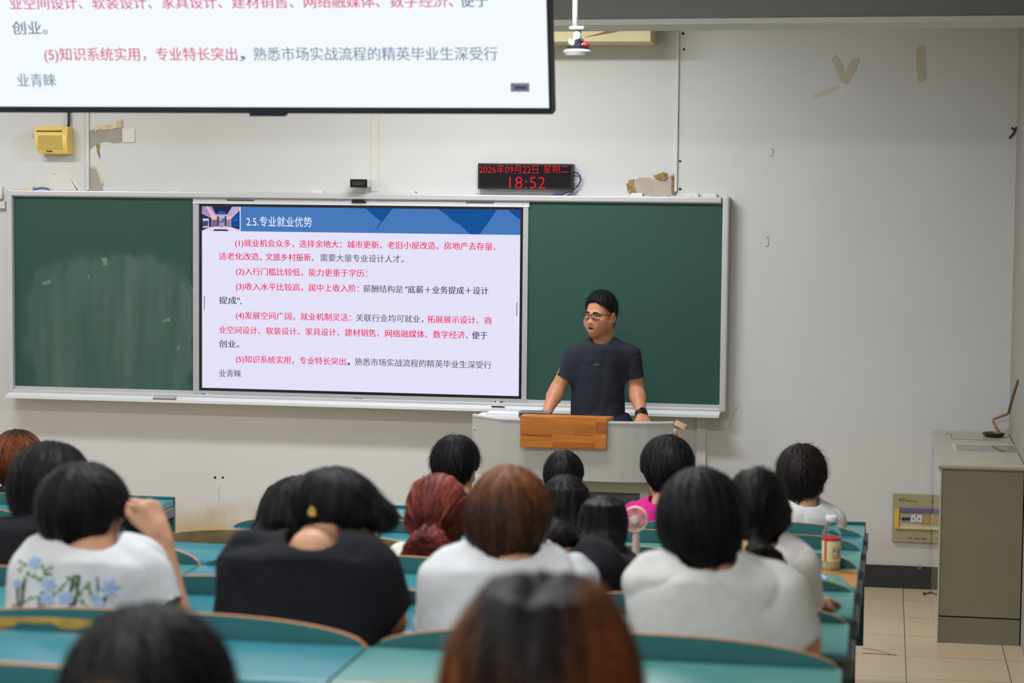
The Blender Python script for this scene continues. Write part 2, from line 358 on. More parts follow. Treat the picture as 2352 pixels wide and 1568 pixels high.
# ------------------------------------------------ sensor camera above the display
a = un(805, 412, Y=D-.16); b = un(843, 430, Y=D-.16)
tc_ = thing('tracking_camera', 'small black-faced camera on a white stem above the display', 'camera', ((a.x+b.x)/2, D-.02, un(830, 447, Y=D-.02).z))
mb = MB(); c0 = D-.16
mb.box(a.x, b.x, c0, D-.03, b.z, a.z+.004, .006); obj('case', mb, wp, tc_)
obj('front_face', MB().box(a.x-.002, b.x+.002, c0-.006, c0+.002, b.z-.002, a.z+.002, .004), mat('gloss_black', (20, 20, 24), .15), tc_)
obj('lens_window', MB().box(a.x+.012, b.x-.012, c0-.008, c0-.004, b.z+.011, a.z-.011, .002), mat('lens_glass', (52, 50, 54), .08), tc_)
obj('stem', MB().tube([((a.x+b.x)/2+.02, D-.06, b.z+.004), ((a.x+b.x)/2+.016, D-.05, b.z-.03), ((a.x+b.x)/2+.012, D-.02, b.z-.055)], [.016, .01, .008], 8), wp, tc_)
obj('lead', MB().tube([((a.x+b.x)/2+.012, D-.05, b.z-.02), ((a.x+b.x)/2+.004, D-.05, b.z-.045)], .004, 6), blu, tc_)
# ------------------------------------------------ LED calendar clock
yc = D-.06; a = un(1097.5, 374.5, Y=yc); b = un(1316, 435.5, Y=yc)
ck = thing('led_clock', 'black LED calendar clock with red digits above the right chalkboard', 'clock', ((a.x+b.x)/2, D, b.z))
obj('case', MB().box(a.x, b.x, yc, D, b.z, a.z, .004), mat('clock_case', (26, 26, 28), .35), ck)
obj('screen', MB().box(a.x+.012, b.x-.012, yc-.002, yc+.004, b.z+.012, a.z-.012), mat('clock_glass', (14, 13, 20), .12), ck)
def led_mat():
    m = glow('led_red', (255, 40, 48), 1.25); nt = m.node_tree; L = nt.links; e = nt.nodes['Emission']
    tc = nt.nodes.new('ShaderNodeTexCoord'); v1 = nt.nodes.new('ShaderNodeVectorMath'); v1.operation = 'SCALE'; v1.inputs['Scale'].default_value = 1/.0098; L.new(tc.outputs['Object'], v1.inputs[0])
    fr = nt.nodes.new('ShaderNodeVectorMath'); fr.operation = 'FRACTION'; L.new(v1.outputs[0], fr.inputs[0])
    sb = nt.nodes.new('ShaderNodeVectorMath'); sb.operation = 'SUBTRACT'; sb.inputs[1].default_value = (.5, .5, .5); L.new(fr.outputs[0], sb.inputs[0])
    ml = nt.nodes.new('ShaderNodeVectorMath'); ml.operation = 'MULTIPLY'; ml.inputs[1].default_value = (1, 0, 1); L.new(sb.outputs[0], ml.inputs[0])
    ln = nt.nodes.new('ShaderNodeVectorMath'); ln.operation = 'LENGTH'; L.new(ml.outputs[0], ln.inputs[0])
    mr = nt.nodes.new('ShaderNodeMapRange'); mr.inputs['From Min'].default_value = .42; mr.inputs['From Max'].default_value = .6; mr.inputs['To Min'].default_value = 1.3; mr.inputs['To Max'].default_value = .45
    L.new(ln.outputs['Value'], mr.inputs['Value']); L.new(mr.outputs[0], e.inputs[1]); return m
led = led_mat()
X_, Z_ = Vector((1, 0, 0)), Vector((0, 0, 1))
def wtext(mb, s, u0, u1, v, y, em=None, off=-.016):
    p = un(u0, v, Y=y); q = un(u1, v, Y=y); add_text(mb, s, (p.x, y, p.z), X_, Z_, width=q.x-p.x, em=em, off=off)
mb = MB(); wtext(mb, '2026年09月22日', 1101, 1236, 388, yc-.0035, em=.056); wtext(mb, '星期二', 1249, 1306, 388, yc-.0035)
obj('date_digits', mb, led, ck, fix=False)
mb = MB(); wtext(mb, '18', 1170, 1200, 417.5, yc-.0035, em=.098); wtext(mb, ':', 1206.5, 1210.5, 417.5, yc-.0035, em=.098); wtext(mb, '52', 1217, 1252, 417.5, yc-.0035, em=.098)
obj('time_digits', mb, led, ck, fix=False)
bw = mat('dark_blue_wire', (30, 48, 130), .4)
tag(obj('power_lead', MB().tube([un(u, v, Y=D-.03) for (u, v) in [(1316, 395), (1327, 397), (1333, 405), (1333, 416), (1325, 430), (1312, 441), (1292, 444), (1272, 447), (1262, 452)]], .0042, 8), bw, loc=tuple(un(1316, 440, Y=D-.03)), smooth=True),
    'thin blue lead curling from the right side of the LED clock', 'cable')
tag(obj('power_lead', MB().tube([un(u, v, Y=D-.03) for (u, v) in [(1316, 418), (1327, 418), (1328, 424), (1322, 436), (1300, 447), (1290, 452)]], .003, 6), mat('pale_wire', (190, 186, 170), .5), loc=tuple(un(1316, 440, Y=D-.03)), smooth=True),
    'thin pale lead beside the blue lead of the LED clock', 'cable')
# ================================================================ chalkboard wall unit
alu = mat('anodised_aluminium', (196, 197, 199), .38, metal=.25, noise_amt=.02)
alu2 = mat('pale_trim', (214, 216, 216), .4)
dkg = mat('dark_groove', (60, 60, 62), .6)
YF = 11.86
zt = 2.181; zb = .958
fr = thing('sliding_board_unit', 'long aluminium frame around the chalkboards with a tray along its foot', 'board frame', (-3.02, D, zb))
mb = MB(); mb.box(-5.135, -.915, YF, D, 2.142+.006, zt, .006); obj('top_rail', mb, alu, fr)
for (x0, x1) in [(-5.157, -5.122), (-.908, -.872)]:
    obj('side_rail', MB().box(x0, x1, YF-.004, D, .972, zt+.004, .008), alu, fr)
mb = MB(); mb.box(-5.135, -.9, YF, D, .962, .992, .004); mb.box(-5.13, -.9, YF+.02, D, .985, 1.012); obj('bottom_rail', mb, alu, fr)
mb = MB(); mb.prism([(YF, .975), (YF-.055, .955), (YF-.06, .962), (YF-.064, .962), (YF-.064, .947), (YF, .953)], 'x', -5.15, -.905)
obj('chalk_tray', mb, alu2, fr)
def chalk_mat(name, smear):
    m = mat(name, (25, 70, 60), .62, noise_amt=.05, noise_scale=3)
    nt = m.node_tree; L = nt.links; b = nt.nodes['Principled BSDF']; src = b.inputs['Base Color'].links[0].from_socket
    if smear:
        tc = nt.nodes.new('ShaderNodeTexCoord'); sp = nt.nodes.new('ShaderNodeSeparateXYZ'); L.new(tc.outputs['Object'], sp.inputs[0])
        mp = nt.nodes.new('ShaderNodeMapping'); mp.inputs['Scale'].default_value = (7, 7, .9); mp.inputs['Rotation'].default_value = (0, .22, 0); L.new(tc.outputs['Object'], mp.inputs[0])
        n = nt.nodes.new('ShaderNodeTexNoise'); n.inputs['Scale'].default_value = 1.4; n.inputs['Detail'].default_value = 5; L.new(mp.outputs[0], n.inputs[0])
        # arch-shaped rubbed area
        def M_(op, a, b_=None):
            q = nt.nodes.new('ShaderNodeMath'); q.operation = op
            for i, v in enumerate((a, b_)):
                if v is None: continue
                if isinstance(v, (int, float)): q.inputs[i].default_value = v
                else: L.new(v, q.inputs[i])
            return q.outputs[0]
        dx = M_('DIVIDE', M_('SUBTRACT', sp.outputs['X'], .04), .56); dz = M_('DIVIDE', M_('SUBTRACT', sp.outputs['Z'], .33), .50)
        d = M_('ADD', M_('POWER', M_('ABSOLUTE', dx), 3.2), M_('POWER', M_('ABSOLUTE', dz), 3.2))
        n2 = nt.nodes.new('ShaderNodeTexNoise'); n2.inputs['Scale'].default_value = 6; n2.inputs['Detail'].default_value = 3; L.new(tc.outputs['Object'], n2.inputs[0])
        d = M_('ADD', d, M_('MULTIPLY', M_('SUBTRACT', n2.outputs['Fac'], .5), 1.1))
        r = nt.nodes.new('ShaderNodeMapRange'); r.inputs['From Min'].default_value = 1.0; r.inputs['From Max'].default_value = .72; L.new(d, r.inputs['Value'])
        s = nt.nodes.new('ShaderNodeMapRange'); s.inputs['From Min'].default_value = .3; s.inputs['From Max'].default_value = .75; s.inputs['To Min'].default_value = .03; s.inputs['To Max'].default_value = .2; L.new(n.outputs['Fac'], s.inputs['Value'])
        f = M_('MULTIPLY', r.outputs[0], s.outputs[0])
        mx = nt.nodes.new('ShaderNodeMix'); mx.data_type = 'RGBA'; L.new(f, mx.inputs['Factor']); L.new(src, mx.inputs['A']); mx.inputs['B'].default_value = (*lin((150, 168, 160)), 1)
        L.new(mx.outputs['Result'], b.inputs['Base Color'])
    return m
chalk = mat('chalk_dust', (92, 128, 114), .9, noise_amt=.25, noise_scale=60)
def chalkboard(label, x0, x1, m, smears):
    t = thing('chalkboard', label, 'chalkboard', ((x0+x1)/2, 11.89, .99))
    obj('writing_surface', MB().box(x0, x1, 11.89, 11.915, .991, 2.143), m, t)
    mb = MB(); e = .018
    mb.box(x0-e, x1+e, 11.882, 11.915, 2.143, 2.160); mb.box(x0-e, x1+e, 11.882, 11.915, .975, .991)
    mb.box(x0-e, x0, 11.882, 11.915, .991, 2.143); mb.box(x1, x1+e, 11.882, 11.915, .991, 2.143)
    obj('edge_trim', mb, alu2, t)
    mb = MB()
    for xx in (x0-e-.002, x1-.012):
        for zz in (2.142, .974): mb.box(xx, xx+.03, 11.879, 11.9, zz, zz+.02, .002)
    obj('corner_cap', mb, mat('grey_cap', (120, 122, 124), .5), t)
    for i, pts in enumerate(smears):
        q = blob([(p.x, p.z) for p in (un(u, v, Y=11.889) for (u, v) in pts)], .012, i*3+1, 8)
        obj('chalk_smudge', MB().prism(q, 'y', 11.8893, 11.8901), chalk, t)
    return t
chalkboard('green chalkboard covered with wiped chalk smears, left of the display', -5.132, -3.990, chalk_mat('chalkboard_smeared', True),
           [[(232, 592), (245, 594), (244, 606), (236, 608)], [(95, 648), (118, 644), (120, 652), (100, 654)], [(198, 638), (206, 632), (204, 642)], [(405, 795), (413, 788), (410, 800), (400, 808)], [(437, 655), (443, 662), (442, 672)], [(376, 732), (392, 731), (392, 738), (376, 739)]])
chalkboard('clean green chalkboard behind the speaker, right of the display', -2.030, -.904, chalk_mat('chalkboard_clean', False), [])
er = thing('board_eraser', 'grey block eraser on the tray under the left chalkboard', 'eraser', tuple(un(376, 921, Y=11.815)))
p = un(352, 919, Y=11.81); q = un(401, 919, Y=11.81)
obj('felt', MB().box(p.x, q.x, 11.80, 11.85, .957, .967, .003), mat('felt_grey', (92, 92, 92), .9), er)
obj('back', MB().box(p.x, q.x, 11.80, 11.85, .967, .982, .004), mat('eraser_back', (176, 178, 178), .5), er)
# ================================================================ slide artwork shared by both screens
def slide(parent, P, right, up, nrm, W, first=0, glow_k=1., tag_='', header=True):
    """P(fx, fy, lift) -> world point on the screen; fx, fy measured from the top-left corner of the picture"""
    red = glow('slide_red'+tag_, (232, 20, 84), glow_k); gry = glow('slide_grey'+tag_, (92, 94, 108), glow_k); drk = glow('slide_dark'+tag_, (38, 42, 66), glow_k)
    crm = glow('slide_crimson'+tag_, (214, 8, 66), glow_k)
    if tag_ == '_b':
        red = glow('tv_red', (238, 104, 150), glow_k); gry = glow('tv_grey', (140, 162, 190), glow_k); drk = glow('tv_dark', (96, 124, 160), glow_k)  # paled towards white: the screen's bloom is put into the text colours
    lines = [
     (.1975, [(red, '(1)就业机会众多，选择余地大：城市更新、老旧小屋改造、房地产去存量、', .1065, .924)]),
     (.2718, [(red, '适老化改造、', .0545, .192), (crm, '文旅乡村振新、', .204, .357), (gry, '需要大量专业设计人才。', .378, .640)]),
     (.353, [(red, '(2)入行门槛比较低，能力更重于学历：', .109, .526)]),
     (.436, [(red, '(3)收入水平比较高，属中上收入阶：', .109, .500), (gry, '薪酬结构是', .514, .638), (drk, '"底薪＋业务提成＋设计', .645, .903)]),
     (.5145, [(drk, '提成",', .0545, .127)]),
     (.595, [(red, '(4)发展空间广阔，就业机制灵活：', .109, .475), (gry, '关联行业均可就业，', .491, .702), (red, '拓展展示设计、商', .715, .914)]),
     (.677, [(red, '业空间设计、软装设计、家具设计、建材销售、网络融媒体、数字经济、', .0545, .841), (drk, '便于', .854, .901)]),
     (.754, [(drk, '创业。', .0545, .119)]),
     (.836, [(red, '(5)知识系统实用，专业特长突出', .109, .459), (drk, '，', .463, .473), (gry, '熟悉市场实战流程的精英毕业生深受行', .488, .914)]),
     (.917, [(gry, '业青睐', .0545, .126)])]
    em = .0252*W
    by = {}
    for (fy, segs) in lines[first:]:
        for (m, s, f0, f1) in segs:
            mb = by.setdefault(m.name, (m, MB()))[1]
            add_text(mb, s, P(f0, fy, .0012), right, up, width=(f1-f0)*W, em=em); add_text(mb, s, P(f0+.0006, fy, .0013), right, up, width=(f1-f0)*W, em=em)
    for (m, mb) in by.values(): obj('slide_text', mb, m, parent, fix=False)
    if not header: return
    def poly(nm, col, pts, lift=.0006, k=1.):
        obj(nm, MB().quad(*[P(x, y, lift) for (x, y) in pts]), glow('art_%s_%d_%d_%d' % ((tag_,)+tuple(col)), col, glow_k*k), parent, fix=False)
    poly('header_band', (24, 82, 150), [(.124, 0), (1, 0), (1, .134), (.124, .134)])
    ms = glow('header_stripes'+tag_, (90, 146, 214), glow_k); nt = ms.node_tree; e = nt.nodes['Emission']
    tc = nt.nodes.new('ShaderNodeTexCoord'); mp = nt.nodes.new('ShaderNodeMapping'); mp.inputs['Rotation'].default_value = (0, math.radians(-52), 0); nt.links.new(tc.outputs['Object'], mp.inputs[0])
    wv = nt.nodes.new('ShaderNodeTexWave'); wv.bands_direction = 'Z'; wv.inputs['Scale'].default_value = 48/1.; nt.links.new(mp.outputs[0], wv.inputs[0])
    cr = nt.nodes.new('ShaderNodeMix'); cr.data_type = 'RGBA'; nt.links.new(wv.outputs['Fac'], cr.inputs['Factor'])
    cr.inputs['A'].default_value = (*lin((18, 74, 146)), 1); cr.inputs['B'].default_value = (*lin((98, 150, 212)), 1); nt.links.new(cr.outputs['Result'], e.inputs[0])
    mb = MB()
    for pts in ([(.124, 0), (.52, 0), (.545, .04), (.555, .055), (.568, .07), (.545, .134), (.124, .134)],
                [(.605, 0), (.745, 0), (.775, .035), (.79, .06), (.815, .085), (.845, .134), (.545, .134)],
                [(.928, 0), (.962, 0), (.98, .03), (1, .055), (1, .134), (.875, .134)]):
        mb.quad(*[P(x, y, .0009) for (x, y) in pts])
    obj('header_pattern', mb, ms, parent, fix=False)
    mb = MB(); add_text(mb, '2.5.专业就业优势', P(.143, .079, .0014), right, up, width=.2085*W, em=.0338*W)
    obj('header_text', mb, glow('slide_white'+tag_, (240, 242, 250), glow_k), parent, fix=False)
    # faint mountain shapes low on the slide
    for pts in ([(0, .9), (.06, .66), (.16, .75), (.24, .86), (.28, .89), (.28, 1), (0, 1)], [(.28, .9), (.35, .72), (.44, .82), (.52, .9), (.56, .93), (.56, 1), (.28, 1)],
                [(.56, 1), (.63, .77), (.70, .84), (.8, .95), (.83, 1)], [(.84, 1), (.92, .84), (1, .93), (1, 1)]):
        poly('slide_watermark', (222, 220, 245), pts, .0004)
    # small interior photograph in the header
    f = lambda x, y: (.121*x, .134*y)
    poly('thumbnail', (196, 164, 186), [f(0, 0), f(1, 0), f(1, 1), f(0, 1)], .0008)
    art = [((150, 140, 190), [(0, 0), (.3, 0), (.40, .42), (.42, .5), (.2, .42), (0, .25)]), ((222, 178, 186), [(.1, 0), (.17, 0), (.42, .47), (.42, .62), (.3, .62)]),
           ((36, 44, 70), [(.26, 0), (.8, 0), (.67, .32), (.37, .32)]), ((16, 96, 190), [(.38, .3), (.42, .22), (.52, .19), (.62, .22), (.66, .3)]),
           ((226, 182, 190), [(.26, .4), (.8, .4), (.74, .52), (.3, .52)]), ((160, 170, 220), [(.82, 0), (.95, 0), (.72, .36), (.69, .34)]),
           ((40, 50, 92), [(0, .3), (.25, .48), (.25, 1), (0, 1)]), ((196, 204, 230), [(.02, .5), (.18, .5), (.18, .85), (.02, .88)]), ((66, 78, 92), [(.02, .6), (.17, .58), (.16, .8), (.02, .82)]),
           ((120, 100, 128), [(.26, .54), (.42, .54), (.42, .8), (.26, .84)]), ((146, 128, 152), [(.62, .54), (.77, .54), (.77, .84), (.62, .8)]),
           ((68, 66, 96), [(.40, .4), (.45, .4), (.45, .8), (.40, .8)]), ((68, 66, 96), [(.60, .4), (.65, .4), (.65, .8), (.60, .8)]),
           ((150, 150, 190), [(.45, .45), (.60, .45), (.60, .78), (.45, .78)]), ((28, 92, 84), [(.55, .5), (.59, .5), (.59, .62), (.55, .62)]), ((30, 36, 70), [(.46, .62), (.55, .6), (.55, .64), (.46, .66)]),
           ((20, 44, 92), [(.78, .5), (1, .16), (1, .92), (.78, .84)]), ((24, 92, 176), [(.8, .52), (.97, .28), (.97, .6), (.8, .68)]), ((22, 76, 150), [(.8, .71), (.97, .64), (.97, .84), (.8, .8)]),
           ((226, 206, 226), [(.2, .84), (.8, .84), (1, 1), (0, 1)]), ((52, 52, 76), [(.34, .93), (.66, .93), (.72, 1), (.28, 1)]), ((200, 120, 120), [(.47, .78), (.57, .78), (.57, .84), (.47, .84)])]
    for i, (c, pts) in enumerate(art): poly('thumbnail_detail', c, [f(x, y) for (x, y) in pts], .0009+.00004*i)
# ------------------------------------------------ interactive display between the chalkboards
YS = 11.89
ds = thing('interactive_display', 'large silver framed touch display showing a slide between the chalkboards', 'display', (-3.006, YS, .985))
sx0, sx1, sz0, sz1 = -3.954, -2.059, 1.031, 2.097
bz = mat('display_bezel', (22, 22, 28), .25); sil = mat('display_silver', (176, 177, 180), .42, metal=.2, noise_amt=.02)
mb = MB(); e = .016; o_ = .036
mb.box(sx0-e-o_, sx1+e+o_, YS-.012, D-.02, sz1+e, 2.157); mb.box(sx0-e-o_, sx1+e+o_, YS-.012, D-.02, .984, sz0-e)
mb.box(sx0-e-o_, sx0-e, YS-.012, D-.02, sz0-e, sz1+e); mb.box(sx1+e, sx1+e+o_-.006, YS-.012, D-.02, sz0-e, sz1+e)
obj('housing', mb, sil, ds)
mb = MB(); mb.box(sx0-e-o_, sx1+e+o_, YS-.016, YS-.012, sz1+e, sz1+e+.012); mb.box(sx0-e-o_+.01, sx1+e+o_-.01, YS-.0135, YS-.012, sz1+e+.0145, sz1+e+.0185)
obj('housing_lip', mb, alu2, ds)
mb = MB()
mb.box(sx0-e, sx1+e, YS-.008, YS+.02, sz1, sz1+e); mb.box(sx0-e, sx1+e, YS-.008, YS+.02, sz0-e, sz0); mb.box(sx0-e, sx0, YS-.008, YS+.02, sz0, sz1); mb.box(sx1, sx1+e, YS-.008, YS+.02, sz0, sz1)
obj('bezel', mb, bz, ds)
SG = 1.0
scr = obj('screen', MB().box(sx0, sx1, YS, YS+.01, sz0, sz1), glow('screen_white', (228, 226, 249), SG*1.0), ds)
slide(ds, lambda fx, fy, l: Vector((sx0+fx*(sx1-sx0), YS-l, sz1-fy*(sz1-sz0))), X_, Z_, None, sx1-sx0, 0, SG*1.05, '_a')
mb = MB()
for fx in (.006, .990): mb.box(sx0+fx*1.895, sx0+fx*1.895+.005, YS-.0012, YS, sz1-.54*1.066-.03, sz1-.54*1.066+.05)
obj('side_handle_mark', mb, glow('side_mark', (150, 146, 178), .6), ds)
a = un(808, 459, Y=YS-.02); b = un(841, 466, Y=YS-.02)
obj('camera_bar', MB().box(a.x, b.x, YS-.03, YS, b.z, a.z, .006), mat('gloss_black', (20, 20, 24), .15), ds)
for (u0, u1, v) in [(521, 583, 459.5), (1070, 1134, 465)]:
    a = un(u0, v, Y=YS-.014); b = un(u1, v, Y=YS-.014); obj('speaker_slot', MB().box(a.x, b.x, YS-.0145, YS-.012, a.z-.004, a.z+.004), dkg, ds)
mb = MB()
for (u0, v) in [(764, 462), (866, 463.5)]:
    for i in range(4):
        a = un(u0+i*7, v, Y=YS-.014); mb.lathe([(.002, 0), (.002, .002)], (a.x, YS-.012, a.z), (0, -1, 0), 8)
obj('microphone_hole', mb, blk, ds)
mb = MB(); a = un(812, 914.5, Y=YS-.013); b = un(834, 914.5, Y=YS-.013); add_text(mb, 'seewo', (a.x, YS-.0135, a.z), X_, Z_, width=b.x-a.x, center=.28)
obj('maker_logo', mb, mat('logo_grey', (52, 52, 54), .5), ds, fix=False)
a = un(459, 902, Y=YS-.013); b = un(479, 908, Y=YS-.013)
st = obj('energy_label', MB().box(a.x, b.x, YS-.0135, YS-.012, b.z, a.z), mat('label_pale', (196, 220, 226), .5), ds)
w_ = b.x-a.x; h_ = a.z-b.z
obj('label_band', MB().box(a.x+.004, a.x+w_*.72, YS-.0145, YS-.013, b.z+h_*.5, a.z-.001), mat('label_blue', (30, 126, 204), .5), ds)
mb = MB()
for i in range(6):
    a = un(1090+i*8.5, 921, Y=YS-.013); mb.lathe([(.0028, 0), (.0028, .001)], (a.x, YS-.0125, a.z), (0, -1, 0), 8)
obj('touch_button', mb, mat('button_pale', (214, 214, 216), .4), ds)
mb = MB(); a = un(1137, 922.5, Y=YS-.013); mb.box(a.x-.003, a.x+.003, YS-.014, YS-.012, a.z-.003, a.z+.003); a = un(1152, 923, Y=YS-.013); mb.box(a.x-.007, a.x+.009, YS-.014, YS-.012, a.z-.004, a.z+.004)
obj('port', mb, blk, ds)
a = un(1144, 922.5, Y=YS-.013); obj('usb_dongle', MB().box(a.x-.006, a.x+.006, YS-.03, YS-.012, a.z-.004, a.z+.004), mat('dongle_cream', (226, 212, 186), .5), ds)
a = un(1131, 929, Y=YS-.05); b = un(1159, 937, Y=YS-.05)
tag(obj('usb_shelf', MB().box(a.x, b.x, YS-.075, YS-.014, .970, .977).box(a.x, b.x, YS-.075, YS-.07, .960, .977), mat('white_metal', (206, 207, 208), .4), loc=((a.x+b.x)/2, YS-.05, .96)),
    'small pale bracket shelf under the port corner of the display', 'bracket')
# ------------------------------------------------ ceiling-hung screen at upper left (nearer, tilted down)
TA = math.radians(13); tup = Vector((0, -math.sin(TA), math.cos(TA))); tn = Vector((0, -math.cos(TA), -math.sin(TA)))
torg = Vector((-1.071, 6.70, 2.470))       # bottom right corner of the picture
TW, TH = 1.895, 1.066
def TP(fx, fy, l): return torg-X_*(1-fx)*TW+tup*((1-fy)*TH)+tn*l
tv = thing('hanging_display', 'large bright ceiling-hung screen at upper left repeating the slide', 'display', tuple(TP(.5, 1, 0)))
def tbox(mb, fx0, fx1, fy0, fy1, l0, l1):
    vs = [TP(x, y, l) for x in (fx0, fx1) for y in (fy0, fy1) for l in (l0, l1)]
    mb.add(vs, [(0,1,3,2),(4,6,7,5),(0,4,5,1),(2,3,7,6),(0,2,6,4),(1,5,7,3)])
ex, ey = .0062, .0185
mb = MB(); tbox(mb, -ex, 1+ex, -ey, 1+ey, -.06, -.004); obj('back_case', mb, mat('tv_black', (22, 30, 40), .4), tv)
mb = MB(); tbox(mb, -ex, 1+ex, 1, 1+ey, -.004, .006); tbox(mb, -ex, 1+ex, -ey, 0, -.004, .006); tbox(mb, -ex, 0, 0, 1, -.004, .006); tbox(mb, 1, 1+ex, 0, 1, -.004, .006)
obj('bezel', mb, MATS['tv_black'], tv)
mb = MB(); tbox(mb, 0, 1, 0, 1, -.004, 0); obj('screen', mb, glow('tv_white', (244, 250, 253), 1.0), tv)
slide(tv, TP, X_, tup, tn, TW, 6, .82, '_b', header=False)
mb = MB(); p0 = .476; tbox(mb, p0, p0+.064, 1.004, 1+ey+.008, -.02, .012); obj('sensor_housing', mb, mat('tv_navy', (14, 26, 46), .35), tv)
mb = MB(); tbox(mb, .935, .967, .925, .951, .0008, .0016); obj('screen_badge', mb, glow('badge_grey', (132, 138, 156), .8), tv)
mb = MB(); tbox(mb, .942, .962, .934, .943, .0018, .0022); obj('badge_mark', mb, glow('badge_dark', (76, 80, 96), .8), tv)
mb = MB(); mb.tube([TP(.5, -.02, -.05), Vector((TP(.5, 0, 0).x, TP(.5, -.02, -.05).y+.05, ZC))], .03, 12); obj('ceiling_pole', mb, wp, tv)
# ------------------------------------------------ hanging microphone
p = un(1325, 118, Y=8.4)
mc = thing('ceiling_microphone', 'white dish microphone with black and red top hanging from a ceiling pole', 'microphone', tuple(p))
q = lambda u, v, y=8.4: un(u, v, Y=y)
obj('pole', MB().tube([q(1321, 62), q(1321, 30), Vector((q(1321, 0).x, 8.4, ZC))], .011, 10), mat('pole_white', (190, 192, 190), .5), mc, smooth=True)
obj('hook_arm', MB().tube([q(1326, 62), q(1326, 84), q(1323, 96), q(1315, 101), q(1309, 97), q(1310, 89)], [.016, .016, .015, .012, .008, .006], 10), mat('arm_white', (205, 207, 206), .45), mc, smooth=True)
obj('ceiling_clamp', MB().box(q(1309, 66).x, q(1344, 66).x, 8.37, 8.43, q(1310, 69).z, q(1310, 61).z, .006), MATS['arm_white'], mc)
c_ = q(1326, 121)
obj('dish', MB().lathe([(.02, -.012), (.045, -.012), (.056, .004), (.05, .012), (.03, .014)], c_, (0, 0, 1), 28), MATS['arm_white'], mc, smooth='auto')
obj('body', MB().lathe([(.046, .012), (.046, .018), (.038, .026), (.018, .03), (.018, .05), (.012, .056)], c_+Vector((.002, 0, 0)), (0, 0, 1), 24), mat('mic_black', (30, 30, 36), .4), mc, smooth='auto')
obj('swivel', MB().tube([q(1327, 106), q(1330, 96), q(1340, 94)], [.02, .018, .01], 10), MATS['mic_black'], mc)
obj('red_clip', MB().tube([q(1340, 100), q(1346, 103), q(1355, 103)], [.012, .011, .003], 8), mat('clip_red', (170, 18, 34), .4), mc)
obj('clip_sleeve', MB().tube([q(1325, 104), q(1341, 102)], .009, 8), MATS['arm_white'], mc)
# ================================================================ teacher's podium
grey = mat('podium_grey', (172, 173, 170), .5, noise_amt=.015); grey2 = mat('podium_frame_grey', (158, 158, 148), .5)
def wood_mat(name, c, sc=(3, 30, 30), amt=.22):
    m = mat(name, c, .42, noise_amt=amt, noise_scale=1.6, stretch=sc); return m
oak = wood_mat('podium_wood', (182, 112, 42), (2.2, 20, 26), .26)
oak2 = wood_mat('podium_wood_deep', (158, 88, 30), (2.5, 20, 24), .26)
pd = thing('podium', 'grey curved lecture podium with an orange wood panel, in front of the speaker', 'podium', (-1.62, 11.1, 0))
plan = [(-2.159, 11.02), (-1.985, 10.875)]+[(-1.985+.575*i/4, 10.875-.025*math.sin(math.pi/2*i/4)) for i in range(1, 5)]
plan += [(-1.41+.335*i/5, 10.85+.075*(i/5)**2) for i in range(1, 6)]+[(-1.075, 11.22), (-2.159, 11.22)]
mb = MB(); mb.prism([(x, y) for x, y in plan], 'z', .697, .94)
front = plan[:-2]; back = [(x, y+.03) for x, y in front]
mb.prism(front+back[::-1], 'z', .94, 1.003); obj('body', mb, grey, pd)
mb = MB(); mb.prism([(x, y-.004) for x, y in front]+[(x, y+.034) for x, y in front][::-1], 'z', 1.003, 1.012); obj('top_rim', mb, mat('podium_top', (200, 201, 200), .4), pd)
obj('deck', MB().box(-2.15, -1.085, 11.0, 11.22, .94, .945), MATS['podium_top'], pd)
mb = MB(); x0, x1, y0, y1 = -2.03, -1.205, 10.95, 11.2
for (a0, a1, b0, b1) in [(x0, x0+.055, 0, .697), (x1-.042, x1, 0, .697), (x0+.055, x1-.042, .628, .697), (x0+.055, x1-.042, 0, .07)]: mb.box(a0, a1, y0, y0+.03, b0, b1)
mb.box(x0, x0+.02, y0+.03, y1, 0, .697); mb.box(x1-.02, x1, y0+.03, y1, 0, .697); mb.box(x0, x1, y1, y1+.02, 0, .697)
obj('pedestal', mb, grey2, pd)
obj('dark_panel', MB().box(x0+.055, x1-.042, y0+.012, y0+.02, .07, .628), mat('dark_panel_grey', (74, 73, 78), .45), pd)
mb = MB(); mb.box(-1.868, -1.411, 10.83, 10.85, .868, 1.012, .003); obj('front_board', mb, oak, pd)
mb = MB(); mb.prism([(-1.868, 10.83), (-1.411, 10.83), (-1.39, 10.96), (-1.868, 10.96)], 'z', 1.012, 1.03); obj('ledge', mb, oak, pd)
for (f0, f1, g0, g1) in [(.38, .86, .02, .24), (.87, .99, .62, .99), (.02, .37, .42, .5), (.62, .84, .5, .72)]:
    obj('wood_block', MB().box(-1.868+.457*f0, -1.868+.457*f1, 10.829, 10.832, .868+.144*g0, .868+.144*g1), oak2 if g0 != .5 else wood_mat('podium_wood_mid', (174, 103, 38), (2.2, 20, 26)), pd)
flap = MB(); A_, B_, C_ = un(1548, 970, Y=11.1), un(1572, 982, Y=11.1), un(1552, 1003, Y=11.1)
flap.add([A_, B_, B_+Vector((0, .14, 0)), A_+Vector((0, .14, 0)), A_-Vector((0, 0, .012)), B_-Vector((0, 0, .012)), B_+Vector((0, .14, -.012)), A_+Vector((0, .14, -.012))],
         [(0,1,2,3),(7,6,5,4),(0,4,5,1),(1,5,6,2),(2,6,7,3),(3,7,4,0)])
obj('side_flap', flap, mat('flap_tan', (206, 176, 140), .5), pd)
fb = MB(); fb.tube([B_+Vector((0, .01, 0)), C_+Vector((0, .01, 0))], .007, 4); fb.tube([B_+Vector((-.01, .01, 0)), B_+Vector((.004, .01, .002))], .009, 4); obj('flap_stay', fb, mat('orange_edge', (204, 120, 52), .5), pd)
p = un(1112, 958, Y=11.0); q = un(1192, 960, Y=11.0)
